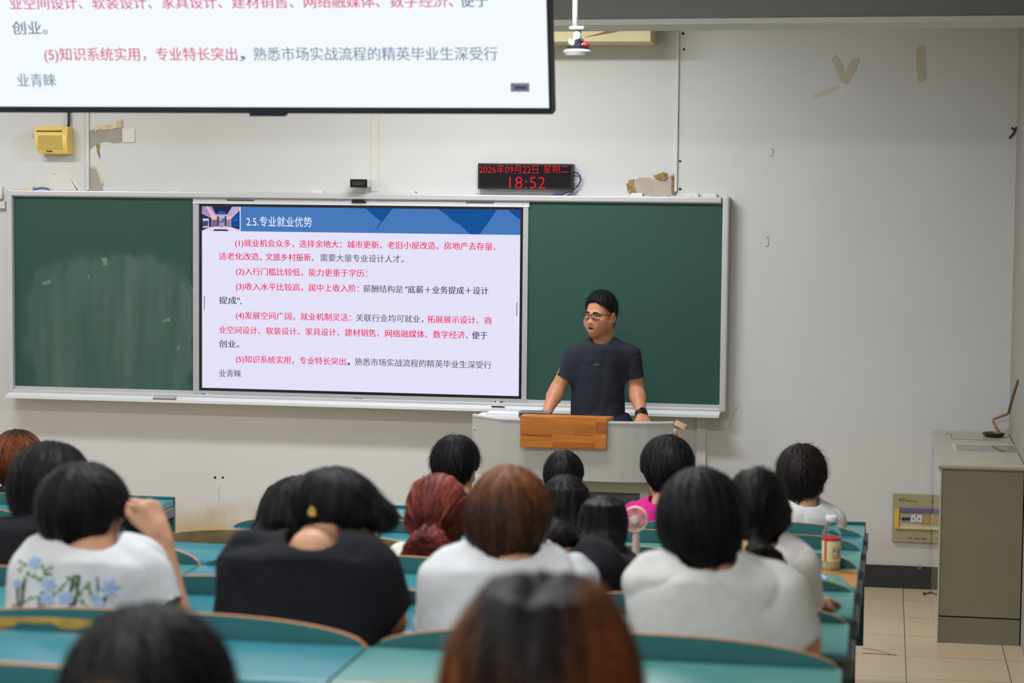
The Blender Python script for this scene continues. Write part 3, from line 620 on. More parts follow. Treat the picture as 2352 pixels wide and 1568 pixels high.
pb = thing('paper_pile', 'stack of white papers on the left end of the podium', 'paper', ((p.x+q.x)/2, 11.1, .945))
obj('lower_sheets', MB().box(-2.14, q.x, 11.03, 11.2, .945, 1.006), mat('paper_white', (222, 220, 232), .6), pb)
obj('upper_sheets', MB().box(p.x, q.x-.01, 11.04, 11.19, 1.006, 1.018), mat('paper_white2', (216, 214, 228), .6), pb)
p = un(1198, 956, Y=11.1); q = un(1270, 957, Y=11.1)
lt = thing('console_box', 'low grey console box on the podium, its edge showing behind the wood ledge', 'console', ((p.x+q.x)/2, 11.06, .945))
obj('lid', MB().box(p.x, q.x, 10.99, 11.09, 1.028, 1.036, .003), mat('laptop_grey', (120, 124, 130), .35, metal=.4), lt)
obj('case', MB().box(p.x+.004, q.x-.004, 10.994, 11.086, .945, 1.028, .003), mat('laptop_base', (84, 86, 90), .4), lt)
tag(obj('black_cable', MB().tube([un(u, v, Y=11.13) for (u, v) in [(1138, 961), (1143, 954), (1152, 952), (1163, 953), (1171, 958), (1172, 963)]], .004, 8), mat('black_rubber', (24, 24, 26), .5), loc=tuple(un(1150, 960, Y=11.13)), smooth=True),
    'black cable arching over the white papers on the podium', 'cable')
# ================================================================ multimedia cabinet at the right wall
cgrey = mat('cabinet_front', (130, 124, 100), .5, noise_amt=.03, noise_scale=6); ctop = mat('cabinet_top', (176, 172, 156), .32, noise_amt=.03, noise_scale=5)
cside = mat('cabinet_side', (190, 186, 172), .09, spec=.9, coat=.6)
cb_ = thing('lectern_cabinet', 'olive grey multimedia cabinet against the right wall with a glass inset top', 'cabinet', (.48, 11.2, 0))
zk = un(2158, 1414.5, Y=10.52).z
mb = MB(); mb.box(.292, .684, 10.52, 11.93, zk+.004, .866); obj('body', mb, cgrey, cb_)
obj('side_panel', MB().box(.284, .292, 10.515, 11.93, 0.002, .866), cside, cb_)
obj('kick_panel', MB().box(.292, .684, 10.52, 11.93, 0, zk-.003), mat('cabinet_kick', (122, 118, 98), .5, noise_amt=.05, noise_scale=10), cb_)
mb = MB(); r = .015; pr = [(10.50+r-r*math.sin(math.pi*i/8), .879+r*math.cos(math.pi*i/8)) for i in range(9)]+[(11.935, .864), (11.935, .894)]
mb.prism(pr, 'x', .273, .684); obj('top', mb, ctop, cb_, smooth='auto')
def topq(pts, z=.8946): return [tuple(un(u, v, Z=z)) for (u, v) in pts]
mb = MB(); mb.quad(*topq([(2186, 1018), (2362, 1022), (2366, 1042), (2193, 1037.5)])); obj('glass_frame', mb, mat('inset_frame', (204, 200, 178), .4), cb_, fix=False)
mb = MB(); mb.quad(*topq([(2193, 1019.5), (2362, 1024), (2366, 1040), (2198, 1035.5)], .8950)); obj('glass_inset', mb, mat('inset_glass', (120, 122, 116), .05, spec=.8), cb_, fix=False)
seam = mat('seam_dark', (84, 80, 70), .6)
mb = MB()
for pts in ([(2172, 996.8), (2184, 996.5), (2186.5, 1008), (2292, 1011.3), (2298, 1011.6)], [(2331, 1013), (2340, 1014.5), (2352, 1016.5)]):
    mb.tube([un(u, v, Z=.8947) for (u, v) in pts], .0013, 4)
obj('hatch_seam', mb, seam, cb_)
obj('keyhole', MB().box(.2825, .2845, 10.53, 10.545, .845, .868), blk, cb_)
p = un(2282, 1003, Z=.894)
bg = thing('desk_microphone_base', 'round glossy black gadget lying on the right cabinet top', 'gadget', tuple(p))
obj('dish', MB().lathe([(.045, 0), (.058, .012), (.064, .022), (.06, .022), (.05, .014), (.0, .012)], p, (0, 0, 1), 28), mat('gadget_black', (16, 16, 20), .12, spec=.8), bg, smooth='auto')
obj('inner_ring', MB().lathe([(.052, .018), (.056, .024), (.046, .024), (.044, .016)], p, (0, 0, 1), 24), mat('gadget_grey', (96, 92, 84), .3, metal=.5), bg, smooth='auto')
brn = mat('brass_cable', (150, 112, 62), .45)
q = lambda u, v, y: un(u, v, Y=y)
tag(obj('brown_cable', MB().tube([q(2294, 992, 11.86), q(2288, 984, 11.88), q(2281, 967, 11.9), q(2282, 962, 11.9), q(2292, 958, 11.9), q(2312, 951, 11.9), q(2316, 948, 11.9), Vector((XR-.006, 11.85, q(2330, 938, 11.85).z)), Vector((XR-.006, 11.6, q(2352, 912, 11.6).z)), Vector((XR-.006, 11.2, 1.25))], .0075, 8), brn, loc=tuple(q(2294, 992, 11.86)), smooth=True),
    'brown cable bending up the wall corner behind the cabinet top', 'cable')
tag(obj('loose_wire', MB().tube([un(u, v, Z=.004) for (u, v) in [(2122, 1362), (2130, 1362), (2140, 1358.5), (2148, 1356)]], .0035, 6).tube([un(u, v, Z=.006) for (u, v) in [(2120, 1360), (2126, 1362.5), (2121, 1365)]], .004, 6), mat('wire_brown', (84, 66, 46), .5), loc=tuple(un(2122, 1362, Z=0)), smooth=True),
    'short brown wire end lying on the floor left of the cabinet', 'wire')
fl = bpy.data.objects['floor']
struct('tile_crack', MB().tube([un(u, v, Z=.0012) for (u, v) in [(1982, 1488), (2005, 1491), (2030, 1497), (2048, 1503), (2060, 1504)]], .0013, 4).tube([un(u, v, Z=.0012) for (u, v) in [(1980, 1499), (2010, 1500), (2045, 1503)]], .0013, 4), seam, parent=fl)
# ------------------------------------------------ distribution box on the wall
YP = D-.02
a = un(2051, 1133, Y=YP); b = un(2048, 1243.5, Y=YP)
px0, px1, pz0, pz1 = (a.x+b.x)/2, .2838, b.z, a.z
eb = thing('distribution_box', 'olive distribution box with yellow framed breaker window, low on the wall by the cabinet', 'electrical box', ((px0+px1)/2, D, pz0))
olive = mat('box_olive', (158, 152, 116), .5, noise_amt=.03, noise_scale=10)
obj('cover_plate', MB().box(px0, px1, YP, D, pz0, pz1, .003), olive, eb)
def pb_(n, u0, v0, u1, v1, o0, o1, m, par=eb, bev=0):
    a = un(u0, v0, Y=YP-o1); b = un(u1, v1, Y=YP-o1)
    return obj(n, MB().box(a.x, min(b.x, .2835), YP-o1, YP-o0, b.z, a.z, bev), m, par)
crm = mat('window_cream', (206, 190, 140), .5, noise_amt=.05, noise_scale=20)
wn = pb_('breaker_window', 2064, 1172, 2150, 1217, 0, .004, mat('window_back', (188, 178, 150), .6))
pb_('frame_bar', 2056, 1168, 2064.5, 1214.5, 0, .014, mat('bar_yellow', (214, 172, 58), .45, noise_amt=.08, noise_scale=20), eb, .002)
pb_('frame_bar', 2065, 1208.5, 2150, 1217.5, 0, .01, crm, eb, .002); pb_('frame_bar', 2143.5, 1172, 2150, 1215, 0, .01, crm, eb, .002)
pb_('flip_cover', 2065, 1166, 2150, 1179, 0, .016, mat('cover_violet', (104, 96, 132), .25), eb, .003)
br_ = pb_('breaker', 2070, 1180, 2091, 1198, .004, .010, mat('breaker_grey', (158, 156, 150), .5))
for i in range(3): pb_('toggle', 2072+i*6.3, 1188, 2076.5+i*6.3, 1194.5, .01, .014, blk, br_)
so = pb_('socket_block', 2092, 1181, 2118.5, 1199.5, .004, .012, mat('socket_white', (200, 202, 206), .4))
for (u0, v0, u1, v1) in [(2103.5, 1183, 2105.5, 1187.5), (2097, 1188.5, 2098.7, 1193), (2110.5, 1189.5, 2112.2, 1194.5), (2102, 1196.5, 2107, 1198)]: pb_('socket_slot', u0, v0, u1, v1, .012, .0125, blk, so)
pb_('blanking_block', 2119.5, 1183, 2140, 1203, .004, .010, mat('blank_tan', (166, 142, 76), .6, noise_amt=.08, noise_scale=60))
navy = mat('print_navy', (36, 36, 66), .5)
mb = MB()
def ptext(s, u0, u1, v, em=None):
    p = un(u0, v, Y=YP-.0006); q = un(u1, v, Y=YP-.0006); sl = (un(u1, v+2.3*(u1-u0)/60, Y=YP-.0006)-p); sl = Vector((1, 0, sl.z/sl.x)) if False else X_
    add_text(mb, s, (p.x, YP-.0006, p.z), X_, Z_, width=q.x-p.x, em=em)
ptext('PZ', 2066.5, 2079, 1147, .022); ptext('30', 2080, 2089, 1149, .015); ptext('系列配电箱', 2090, 2108, 1150.5)
obj('model_print', mb, navy, eb, fix=False)
mb = MB(); ptext('中国', 2086, 2094, 1235.5); ptext('市电子电器厂', 2099, 2132, 1236.5); ptext('江苏', 2138, 2147, 1238)
obj('maker_print', mb, navy, eb, fix=False)
c_ = un(2145.5, 1151, Y=YP-.001)
mb = MB()
for r_ in (.011, .006): mb.tube([c_+Vector((r_*math.cos(t*math.pi/10), 0, r_*math.sin(t*math.pi/10))) for t in range(21)], .0011, 4)
obj('round_emblem', mb, navy, eb)
c2 = un(2066.5, 1191, Y=YP-.006); c3 = un(2142, 1197, Y=YP-.006)
for c_ in (c2, c3): obj('window_screw', MB().lathe([(.0035, 0), (.003, .003)], (c_.x, YP-.004, c_.z), (0, -1, 0), 10), mat('screw_steel', (96, 92, 84), .4, metal=.7), eb)
c_ = un(2112, 1303, Y=D-.013)
struct('anchor_ring', MB().lathe([(.011, 0), (.011, .004), (.006, .005), (.005, .002)], (c_.x, D-.012, c_.z), (0, -1, 0), 14), mat('putty_grey', (120, 118, 112), .8), parent=bpy.data.objects['baseboard_front'])
# ================================================================ rows of lecture benches
edge = mat('plywood_edge', (186, 122, 58), .55, noise_amt=.2, noise_scale=60)
backm = mat('backrest_teal', (52, 110, 112), .4, noise_amt=.05, noise_scale=20)
steel = mat('leg_black', (30, 33, 35), .5); arm = mat('arm_grey', (112, 116, 120), .4, metal=.3)
tops = [mat('desktop_blue', (50, 126, 142), .24, noise_amt=.02, noise_scale=6), mat('desktop_green', (84, 142, 138), .24, noise_amt=.02, noise_scale=6), mat('desktop_teal', (64, 134, 140), .24, noise_amt=.02, noise_scale=6)]  # paler green tops hold the wall's reflection in their colour
seatm = mat('seat_teal', (60, 128, 132), .35); shelfm = mat('shelf_dark', (48, 56, 58), .6)
worn = mat('worn_wood', (150, 118, 62), .7, noise_amt=.3, noise_scale=22); wornd = mat('worn_wood_dark', (112, 92, 58), .75, noise_amt=.35, noise_scale=18)
pan = mat('panel_teal', (34, 98, 104), .4)
BH = .05
def backtop(t, h=BH): return h*max(0, 1-abs(t)**3.0)**.55
def make_bench(w, top, front=False, bm=None):
    """one bench unit: desktop, with the backrest and seat of the row ahead fixed to its front; origin under its far edge"""
    o = thing('lecture_bench', '-', 'bench desk', (0, 0, 0))
    hw = w/2-.003
    mb = MB(); pr = [(-.30+.012-.012*math.sin(math.pi*i/6), DESK-.013+.013*math.cos(math.pi*i/6)) for i in range(7)]+[(0, DESK-.026), (0, DESK)]
    mb.prism(pr, 'x', -hw, hw); obj('desktop', mb, top, o, smooth='auto')
    obj('shelf', MB().box(-hw+.03, hw-.03, -.27, -.01, .60, .612), shelfm, o)
    if front:
        obj('front_panel', MB().box(-w/2, w/2, .006, .024, .26, DESK+.012, .002), pan, o)
    else:
        bw_ = w/2-.006; n = 40; mb = MB(); vs = []; fs = []
        for i in range(n+1):
            t = -1+2*i/n; t = math.copysign(abs(t)**.75, t); x = t*bw_; z = DESK-.004+backtop(t); y = .010+.012*(1-t*t)
            vs += [(x, y, .47), (x, y, z), (x, y+.014, z), (x, y+.014, .47)]
        for i in range(n):
            for j in range(4): fs.append((i*4+j, i*4+(j+1) % 4, i*4+4+(j+1) % 4, i*4+4+j))
        fs += [(0, 1, 2, 3), (n*4+3, n*4+2, n*4+1, n*4)]
        mb.add(vs, fs); mb.mi = [1 if (k < n*4 and k % 4 == 1) else 0 for k in range(len(fs))]
        obj('backrest', mb, [bm or backm, edge], o)
        mb = MB(); mb.prism([(.05, .425), (.10, .405), (.36, .412), (.385, .40), (.385, .39), (.10, .388), (.05, .40)], 'x', -hw+.02, hw-.02); obj('seat', mb, seatm, o)
    for s in (-1, 1):
        x = s*(hw-.05)
        obj('leg', MB().box(x-.022, x+.022, -.10, -.05, 0.002, .735, .003).box(x-.03, x+.03, -.2, .12, 0, .02, .003), steel, o)
        x = s*(hw+.001)
        mb = MB(); mb.box(x-.014, x+.014, -.24, -.02, .715, .757, .004); obj('support_arm', mb, arm, o)
    return o
protos = {}
PAIR, SING, XEND = .916, .462, -.062
ROWS = {1: 'PPS', 2: 'PPS', 3: 'SPP', 4: 'SPP', 5: 'PPS', 6: 'PPS', 7: 'PPS', 8: 'PPS'}
ORD = ['', 'front', 'second', 'third', 'fourth', 'fifth', 'sixth', 'seventh', 'eighth']
SHADE = {1: 'ggt', 2: 'bgt', 3: 'ggb', 4: 'gbb', 5: 'gbt', 6: 'gbt', 7: 'gbb', 8: 'gbb'}
SIDE = ['right end', 'middle', 'left end']
bench = {}
for k in range(1, 9):
    x = XEND
    for i, c in enumerate(ROWS[k]):
        w_ = PAIR if c == 'P' else SING; t_ = {'b': 0, 'g': 1, 't': 2}[SHADE[k][i]]
        wb = (k == 4 and i == 2)
        key = (c, t_, k == 1, wb); loc = (x-w_/2, rowy(k), rowz(k))
        lab = 'teal %s bench desk, %s of the %s row, centre block' % ('two-seat' if c == 'P' else 'one-seat', SIDE[i], ORD[k])
        if wb: lab = 'two-seat bench desk with brown worn backrest, left end of the fourth row'
        if k == 4 and i == 0: lab = 'one-seat bench desk with brown bare wood showing, fourth row right end'
        if k == 7 and i == 1: lab = 'two-seat bench desk with ochre worn backrest top, middle of the seventh row'
        if key in protos: o = dup(protos[key], loc)
        else:
            o = make_bench(w_, tops[t_], k == 1, wornd if wb else None); o.location = loc; o['_o'] = loc; protos[key] = o
        o['label'] = lab; o['group'] = 'lecture benches in the centre block'
        bench[(k, i)] = o; x -= w_
for (k, key) in ((1, ('P', 2, True, False)), (2, ('P', 2, False, False)), (3, ('P', 2, False, False))):
    loc = (-3.17-PAIR/2, rowy(k), rowz(k))
    if key in protos: o = dup(protos[key], loc)
    else: o = make_bench(PAIR, tops[2], k == 1); o.location = loc; o['_o'] = loc; protos[key] = o
    o['label'] = 'teal two-seat bench desk in the %s row of the left block beyond the aisle' % ORD[k]; o['group'] = 'lecture benches in the left block'
def overlay(o, name, mb, m):
    ob = obj(name, mb, m, o, fix=False); return ob
# bare wood on the fourth-row desktop, worn veneers on two backrests
zt4 = rowz(4)+DESK
pts = [(1871, 1309), (1890, 1308), (1972, 1309.5), (1977, 1314), (1974, 1345), (1970, 1352), (1963, 1347), (1952, 1342), (1945, 1336), (1938, 1328), (1928, 1322), (1915, 1318.5), (1890, 1316), (1878, 1314)]
q4 = [un(u, v, Z=zt4+.0006) for (u, v) in pts]; xm = XEND-.004
overlay(bench[(4, 0)], 'bare_wood', MB().quad(*[(min(p.x, xm), min(p.y, rowy(4)-.002), p.z) for p in q4]), mat('bare_desk_wood', (176, 122, 62), .5, noise_amt=.12, noise_scale=10))
yb = rowy(7)+.008
p7 = [un(u, v, Y=rowy(7)+.018) for (u, v) in [(-60, 1413), (0, 1416), (105, 1417), (212, 1423), (212, 1436), (200, 1440), (170, 1445), (140, 1442), (115, 1430), (90, 1431), (45, 1428), (30, 1438), (0, 1441), (-60, 1441)]]
cx7 = bench[(7, 1)].location.x
def onback(p, k, c, hw): 
    t = max(-1, min(1, (p.x-c)/hw)); return (p.x, rowy(k)+.009+.012*(1-t*t), min(p.z, rowz(k)+DESK-.0045+backtop(t)))
overlay(bench[(7, 1)], 'worn_veneer', MB().quad(*[onback(p, 7, cx7, PAIR/2-.006) for p in p7]), mat('worn_ochre', (186, 148, 66), .7, noise_amt=.2, noise_scale=25))
p3 = [un(u, v, Y=rowy(3)+.014) for (u, v) in [(1071, 1231), (1071, 1223), (1075, 1218), (1083, 1214.5), (1098, 1213), (1101, 1218), (1098, 1226), (1088, 1231)]]
cx3 = bench[(3, 1)].location.x
overlay(bench[(3, 1)], 'worn_veneer', MB().quad(*[onback(p, 3, cx3, PAIR/2-.006) for p in p3]), worn)
# ================================================================ things on the desks
zd4 = rowz(4)+DESK
p = un(1908.5, 1307, Z=zd4); kx = (un(1930, 1300, Y=p.y).x-un(1887, 1300, Y=p.y).x)/2; zz0 = zd4; H_ = un(1908, 1184, Y=p.y).z-zd4
bt = thing('drink_bottle', 'clear plastic drink bottle with red and cream label on the fourth-row desk', 'bottle', tuple(p))
R_ = kx
prof = [(R_*.9, 0), (R_, .012*H_/.17), (R_, .13*H_), (R_*.97, .15*H_), (R_*.97, .60*H_), (R_, .62*H_), (R_*.99, .66*H_), (R_*.86, .74*H_), (R_*.66, .81*H_), (R_*.56, .86*H_), (R_*.56, .92*H_), (R_*.52, .93*H_)]
def clear_mat():
    m = mat('clear_plastic', (235, 240, 242), .05, trans=1.0, spec=.5); m.node_tree.nodes['Principled BSDF'].inputs['IOR'].default_value = 1.12; return m
obj('shell', MB().lathe(prof, p, n=32), clear_mat(), bt, smooth='auto')
obj('drink', MB().lathe([(R_*.86, .01*H_), (R_*.95, .03*H_), (R_*.95, .13*H_), (R_*.92, .15*H_), (R_*.92, .57*H_)], p, n=28), mat('drink_cloudy', (206, 196, 140), .2), bt, smooth='auto')
lab_ = obj('label_sleeve', MB().lathe([(R_*1.005, .165*H_), (R_*1.01, .17*H_), (R_*1.01, .56*H_), (R_*1.005, .565*H_)], p, n=32), mat('label_cream', (222, 214, 160), .45), bt, smooth='auto')
obj('label_rim', MB().lathe([(R_*1.012, .545*H_), (R_*1.022, .55*H_), (R_*1.022, .585*H_), (R_*1.0, .60*H_)], p, n=32), mat('label_red', (200, 32, 48), .4), bt, smooth='auto')
def wrapm(mb_flat, rad):
    """flat (s along the girth, z) pieces wrapped about the bottle; s=0 faces the camera"""
    d0 = math.atan2(-p.y, -p.x); out = []
    for (s, z) in mb_flat:
        a_ = d0+s/rad; out.append((p.x+rad*math.cos(a_), p.y+rad*math.sin(a_), p.z+z))
    return out
mb = MB(); n = 6; s0, s1 = -.86*R_, -.52*R_
for i in range(n): mb.quad(*wrapm([(s0+(s1-s0)*i/n, .17*H_), (s0+(s1-s0)*(i+1)/n, .17*H_), (s0+(s1-s0)*(i+1)/n, .55*H_), (s0+(s1-s0)*i/n, .55*H_)], R_*1.018))
obj('label_stripe', mb, mat('label_orange_red', (206, 70, 50), .45), bt, fix=False)
def wtextb(s, s0, s1, z, em, m, n):
    vs, fs = text_mesh(s); x0 = min(v[0] for v in vs); x1 = max(v[0] for v in vs); k = (s1-s0)/(x1-x0)
    mb = MB(); mb.add(wrapm([(s0+(v[0]-x0)*k, z+(v[1]-.38)*em) for v in vs], R_*1.018), fs); obj(n, mb, m, bt, fix=False)
inkm = mat('label_ink', (58, 56, 44), .5)
wtextb('水溶', .1*R_, 1.0*R_, .395*H_, .02, inkm, 'label_print'); wtextb('C100', .08*R_, 1.3*R_, .33*H_, .026, inkm, 'label_print')
mb = MB(); s0, s1 = .12*R_, 1.2*R_
for i in range(n): mb.quad(*wrapm([(s0+(s1-s0)*i/n, .215*H_), (s0+(s1-s0)*(i+1)/n, .215*H_), (s0+(s1-s0)*(i+1)/n, .265*H_), (s0+(s1-s0)*i/n, .265*H_)], R_*1.018))
obj('label_block', mb, mat('label_pink', (216, 128, 100), .5), bt, fix=False)
obj('cap', MB().lathe([(R_*.6, .90*H_), (R_*.62, .905*H_), (R_*.62, .985*H_), (R_*.56, H_)], p, n=28), mat('cap_white', (224, 224, 222), .45), bt, smooth='auto')
# pen
A_ = un(1869, 1311.5, Z=zd4+.006); B_ = un(1891, 1325, Z=zd4+.006); C_ = un(1900, 1330.5, Z=zd4+.006)
pn = thing('marker_pen', 'white marker pen with pale blue cap on the desk beside the bottle', 'pen', tuple((A_+B_)/2-Vector((0, 0, .006))))
obj('barrel', MB().tube([A_, B_], .0058, 10), mat('pen_white', (226, 228, 234), .35), pn, smooth='auto')
obj('cap', MB().tube([B_, C_], .0062, 10), mat('pen_blue', (150, 186, 226), .35), pn, smooth='auto')
# handheld fan standing on its foot
p = un(1459.5, 1297, Z=zd4); fy_ = p.y
fanp = mat('fan_pink', (228, 186, 172), .45)
fn = thing('desk_fan', 'small pink handheld fan standing on the fourth-row desk', 'fan', tuple(p))
kk = un(1488, 1200, Y=fy_).x-un(1459, 1200, Y=fy_).x   # head radius
zc = un(1459, 1192, Y=fy_).z; ch = Vector((un(1459, 1192, Y=fy_).x, fy_, zc)); xb = un(1461, 1260, Y=fy_).x
obj('foot', MB().lathe([(kk*.70, 0), (kk*.70, .004), (kk*.55, .014), (kk*.42, .022), (kk*.42, .034), (kk*.38, .036)], (xb, fy_, zd4), n=28), fanp, fn, smooth='auto')
obj('handle', MB().tube([(xb, fy_, zd4+.03), (xb, fy_, zd4+.05), (xb, fy_, zc-kk*.9)], [kk*.32, kk*.30, kk*.28], 16), fanp, fn, smooth='auto')
mb = MB()
for yy in (-.012, .014):
    mb.tube([ch+Vector((kk*.95*math.cos(t*math.pi/20), yy, kk*.95*math.sin(t*math.pi/20))) for t in range(41)], kk*.055, 6)
    for t in range(36):
        a_ = t*math.pi/18; mb.tube([ch+Vector((kk*.3*math.cos(a_), yy*1.1, kk*.3*math.sin(a_))), ch+Vector((kk*.93*math.cos(a_+.12), yy, kk*.93*math.sin(a_+.12)))], kk*.022, 4)
mb.lathe([(kk*.95, -.012), (kk*1.0, -.006), (kk*1.0, .008), (kk*.95, .014)], ch, (0, 1, 0), 36, caps=False)
obj('cage', mb, fanp, fn)
obj('hub', MB().lathe([(kk*.32, -.016), (kk*.28, -.02), (.001, -.021)], ch, (0, 1, 0), 24).lathe([(kk*.3, -.016), (kk*.3, .016)], ch, (0, 1, 0), 24), mat('fan_pink_pale', (236, 200, 188), .4), fn, smooth='auto')
for t in range(5):
    a_ = t*2*math.pi/5+.3; u1 = Vector((math.cos(a_), 0, math.sin(a_))); v1 = Vector((-math.sin(a_), 0, math.cos(a_)))
    mb = MB(); pts = [ch+u1*kk*.28+v1*kk*.05+Vector((0, -.004, 0)), ch+u1*kk*.85+v1*kk*.30+Vector((0, -.006, 0)), ch+u1*kk*.88-v1*kk*.1+Vector((0, .006, 0)), ch+u1*kk*.28-v1*kk*.1+Vector((0, .004, 0))]
    mb.add(pts+[q_+Vector((0, .0015, 0)) for q_ in pts], [(0,1,2,3),(7,6,5,4),(0,4,5,1),(1,5,6,2),(2,6,7,3),(3,7,4,0)]); obj('blade', mb, fanp, fn)
# ================================================================ people: implicit-surface modelling (numpy) -> one continuous mesh
def A3(v): return np.array(v, dtype=np.float32)
def nrm(v): v = np.asarray(v, dtype=np.float64); return v/np.linalg.norm(v)
class Vox:
    def __init__(s, lo, hi, h):
        s.lo = np.asarray(lo, dtype=np.float64); s.h = h; s.n = np.ceil((np.asarray(hi)-s.lo)/h).astype(int)+1
        s.f = np.full(s.n, .5, dtype=np.float32); s.ax = [(s.lo[i]+h*np.arange(s.n[i])).astype(np.float32) for i in range(3)]
    def reg(s, lo, hi, pad):
        a = np.clip(np.floor((np.asarray(lo)-pad-s.lo)/s.h).astype(int), 0, s.n); b = np.clip(np.ceil((np.asarray(hi)+pad-s.lo)/s.h).astype(int)+1, 0, s.n)
        if (b <= a).any(): return None
        sl = tuple(slice(a[i], b[i]) for i in range(3))
        return sl, s.ax[0][sl[0]][:, None, None], s.ax[1][sl[1]][None, :, None], s.ax[2][sl[2]][None, None, :]
    def put(s, sl, d, k, sub=False):
        g = s.f[sl]
        if sub:
            b = -d; h = np.maximum(k-np.abs(g-b), 0)/k; s.f[sl] = np.maximum(g, b)+h*h*k*.25
        else:
            h = np.maximum(k-np.abs(g-d), 0)/k; s.f[sl] = np.minimum(g, d)-h*h*k*.25
    def cone(s, a, b, ra, rb, k=.02, sub=False, flat=None, cap=False):
        a = np.asarray(a, float); b = np.asarray(b, float); r = max(ra, rb)
        q = s.reg(np.minimum(a, b)-r, np.maximum(a, b)+r, k+3*s.h)
        if q is None: return
        sl, X, Y, Z = q; ab = b-a; L = float(ab@ab)+1e-12
        px, py, pz = X-a[0], Y-a[1], Z-a[2]
        t = np.clip((px*ab[0]+py*ab[1]+pz*ab[2])/L, 0, 1)
        dx, dy, dz = px-t*ab[0], py-t*ab[1], pz-t*ab[2]
        if flat is not None:
            n, fk = flat; dn = (dx*n[0]+dy*n[1]+dz*n[2])*(fk-1)
            dx = dx+dn*n[0]; dy = dy+dn*n[1]; dz = dz+dn*n[2]
        d = np.sqrt(dx*dx+dy*dy+dz*dz)-(ra+(rb-ra)*t)
        if cap: q_ = np.sqrt(L); d = np.maximum(d, (px*ab[0]+py*ab[1]+pz*ab[2])/q_-q_)
        s.put(sl, d.astype(np.float32), k, sub)
    def ell(s, c, rad, R=None, k=.02, sub=False):
        c = np.asarray(c, float); r = max(rad)
        q = s.reg(c-r, c+r, k+3*s.h)
        if q is None: return
        sl, X, Y, Z = q; px, py, pz = X-c[0], Y-c[1], Z-c[2]
        if R is None: R = np.eye(3)
        l = [px*R[0][i]+py*R[1][i]+pz*R[2][i] for i in range(3)]
        k0 = np.sqrt(sum((l[i]/rad[i])**2 for i in range(3))); k1 = np.sqrt(sum((l[i]/rad[i]**2)**2 for i in range(3)))+1e-6
        s.put(sl, (k0*(k0-1)/k1).astype(np.float32), k, sub)
    def loft(s, sec, k=.03, p=2.15):
        """sec rows: z, cx, cy, half-width, half-depth (z increasing)"""
        S = np.array(sec, float); S = S[np.argsort(S[:, 0])]
        lo = (S[:, 1].min()-S[:, 3].max(), S[:, 2].min()-S[:, 4].max(), S[0, 0]); hi = (S[:, 1].max()+S[:, 3].max(), S[:, 2].max()+S[:, 4].max(), S[-1, 0])
        q = s.reg(lo, hi, k+3*s.h)
        if q is None: return
        sl, X, Y, Z = q; z = Z[0, 0]
        kr = max(1, int(.022/s.h)); kw = np.hanning(2*kr+3)[1:-1]; kw /= kw.sum()
        zz_ = np.concatenate([z[0]-s.h*np.arange(kr, 0, -1), z, z[-1]+s.h*np.arange(1, kr+1)])
        I = [np.convolve(np.interp(zz_, S[:, 0], S[:, j]), kw, 'valid')[None, None, :] for j in range(1, 5)]
        g = ((np.abs(X-I[0])/I[2])**p+(np.abs(Y-I[1])/I[3])**p)**(1/p)
        d = (g-1)*np.minimum(I[2], I[3]); d = np.maximum(d, np.maximum(Z-S[-1, 0], S[0, 0]-Z))
        s.put(sl, d.astype(np.float32), k)
    def cut(s, p, n, lo=None, hi=None, k=.004):
        """remove what lies on the side n of the plane through p (inside a box, if given)"""
        q = s.reg(s.lo if lo is None else lo, s.lo+s.h*(s.n-1) if hi is None else hi, 0)
        if q is None: return
        sl, X, Y, Z = q; d = (X-p[0])*n[0]+(Y-p[1])*n[1]+(Z-p[2])*n[2]
        g = s.f[sl]; h = np.maximum(k-np.abs(g-d), 0)/k; s.f[sl] = np.maximum(g, d)+h*h*k*.25
    def sample(s, P):
        t = (P-s.lo)/s.h; i = np.clip(np.floor(t).astype(int), 0, s.n-2); w = np.clip(t-i, 0, 1); out = 0
        for dx in (0, 1):
            for dy in (0, 1):
                for dz in (0, 1):
                    out = out+s.f[i[:, 0]+dx, i[:, 1]+dy, i[:, 2]+dz]*np.abs(1-dx-w[:, 0])*np.abs(1-dy-w[:, 1])*np.abs(1-dz-w[:, 2])
        return out
    def grad(s, P, e=.006):
        g = np.stack([s.sample(P+e*np.eye(3)[i])-s.sample(P-e*np.eye(3)[i]) for i in range(3)], 1)
        return g/(np.linalg.norm(g, axis=1, keepdims=True)+1e-9)
    def mesh(s, smooth=1):
        """surface nets"""
        f = s.f; f[0] = f[-1] = .5; f[:, 0] = f[:, -1] = .5; f[:, :, 0] = f[:, :, -1] = .5
        ins = f < 0
        c = np.zeros(np.array(f.shape)-1, dtype=np.int8)
        for dx in (0, 1):
            for dy in (0, 1):
                for dz in (0, 1): c += ins[dx:f.shape[0]-1+dx, dy:f.shape[1]-1+dy, dz:f.shape[2]-1+dz]
        cell = np.argwhere((c > 0) & (c < 8)); idx = np.full(c.shape, -1, dtype=np.int32); idx[tuple(cell.T)] = np.arange(len(cell))
        acc = np.zeros((len(cell), 3)); cnt = np.zeros(len(cell))
        cor = [(a, b, d) for a in (0, 1) for b in (0, 1) for d in (0, 1)]
        for i in range(8):
            for ax in range(3):
                if cor[i][ax]: continue
                o0 = np.array(cor[i]); o1 = o0.copy(); o1[ax] = 1
                v0 = f[tuple((cell+o0).T)]; v1 = f[tuple((cell+o1).T)]; m = (v0 < 0) != (v1 < 0)
                t = v0/(v0-v1+1e-12); p = cell+o0; p = p.astype(float); p[:, ax] += t
                acc[m] += p[m]; cnt[m] += 1
        V = s.lo+s.h*acc/cnt[:, None]
        F = []
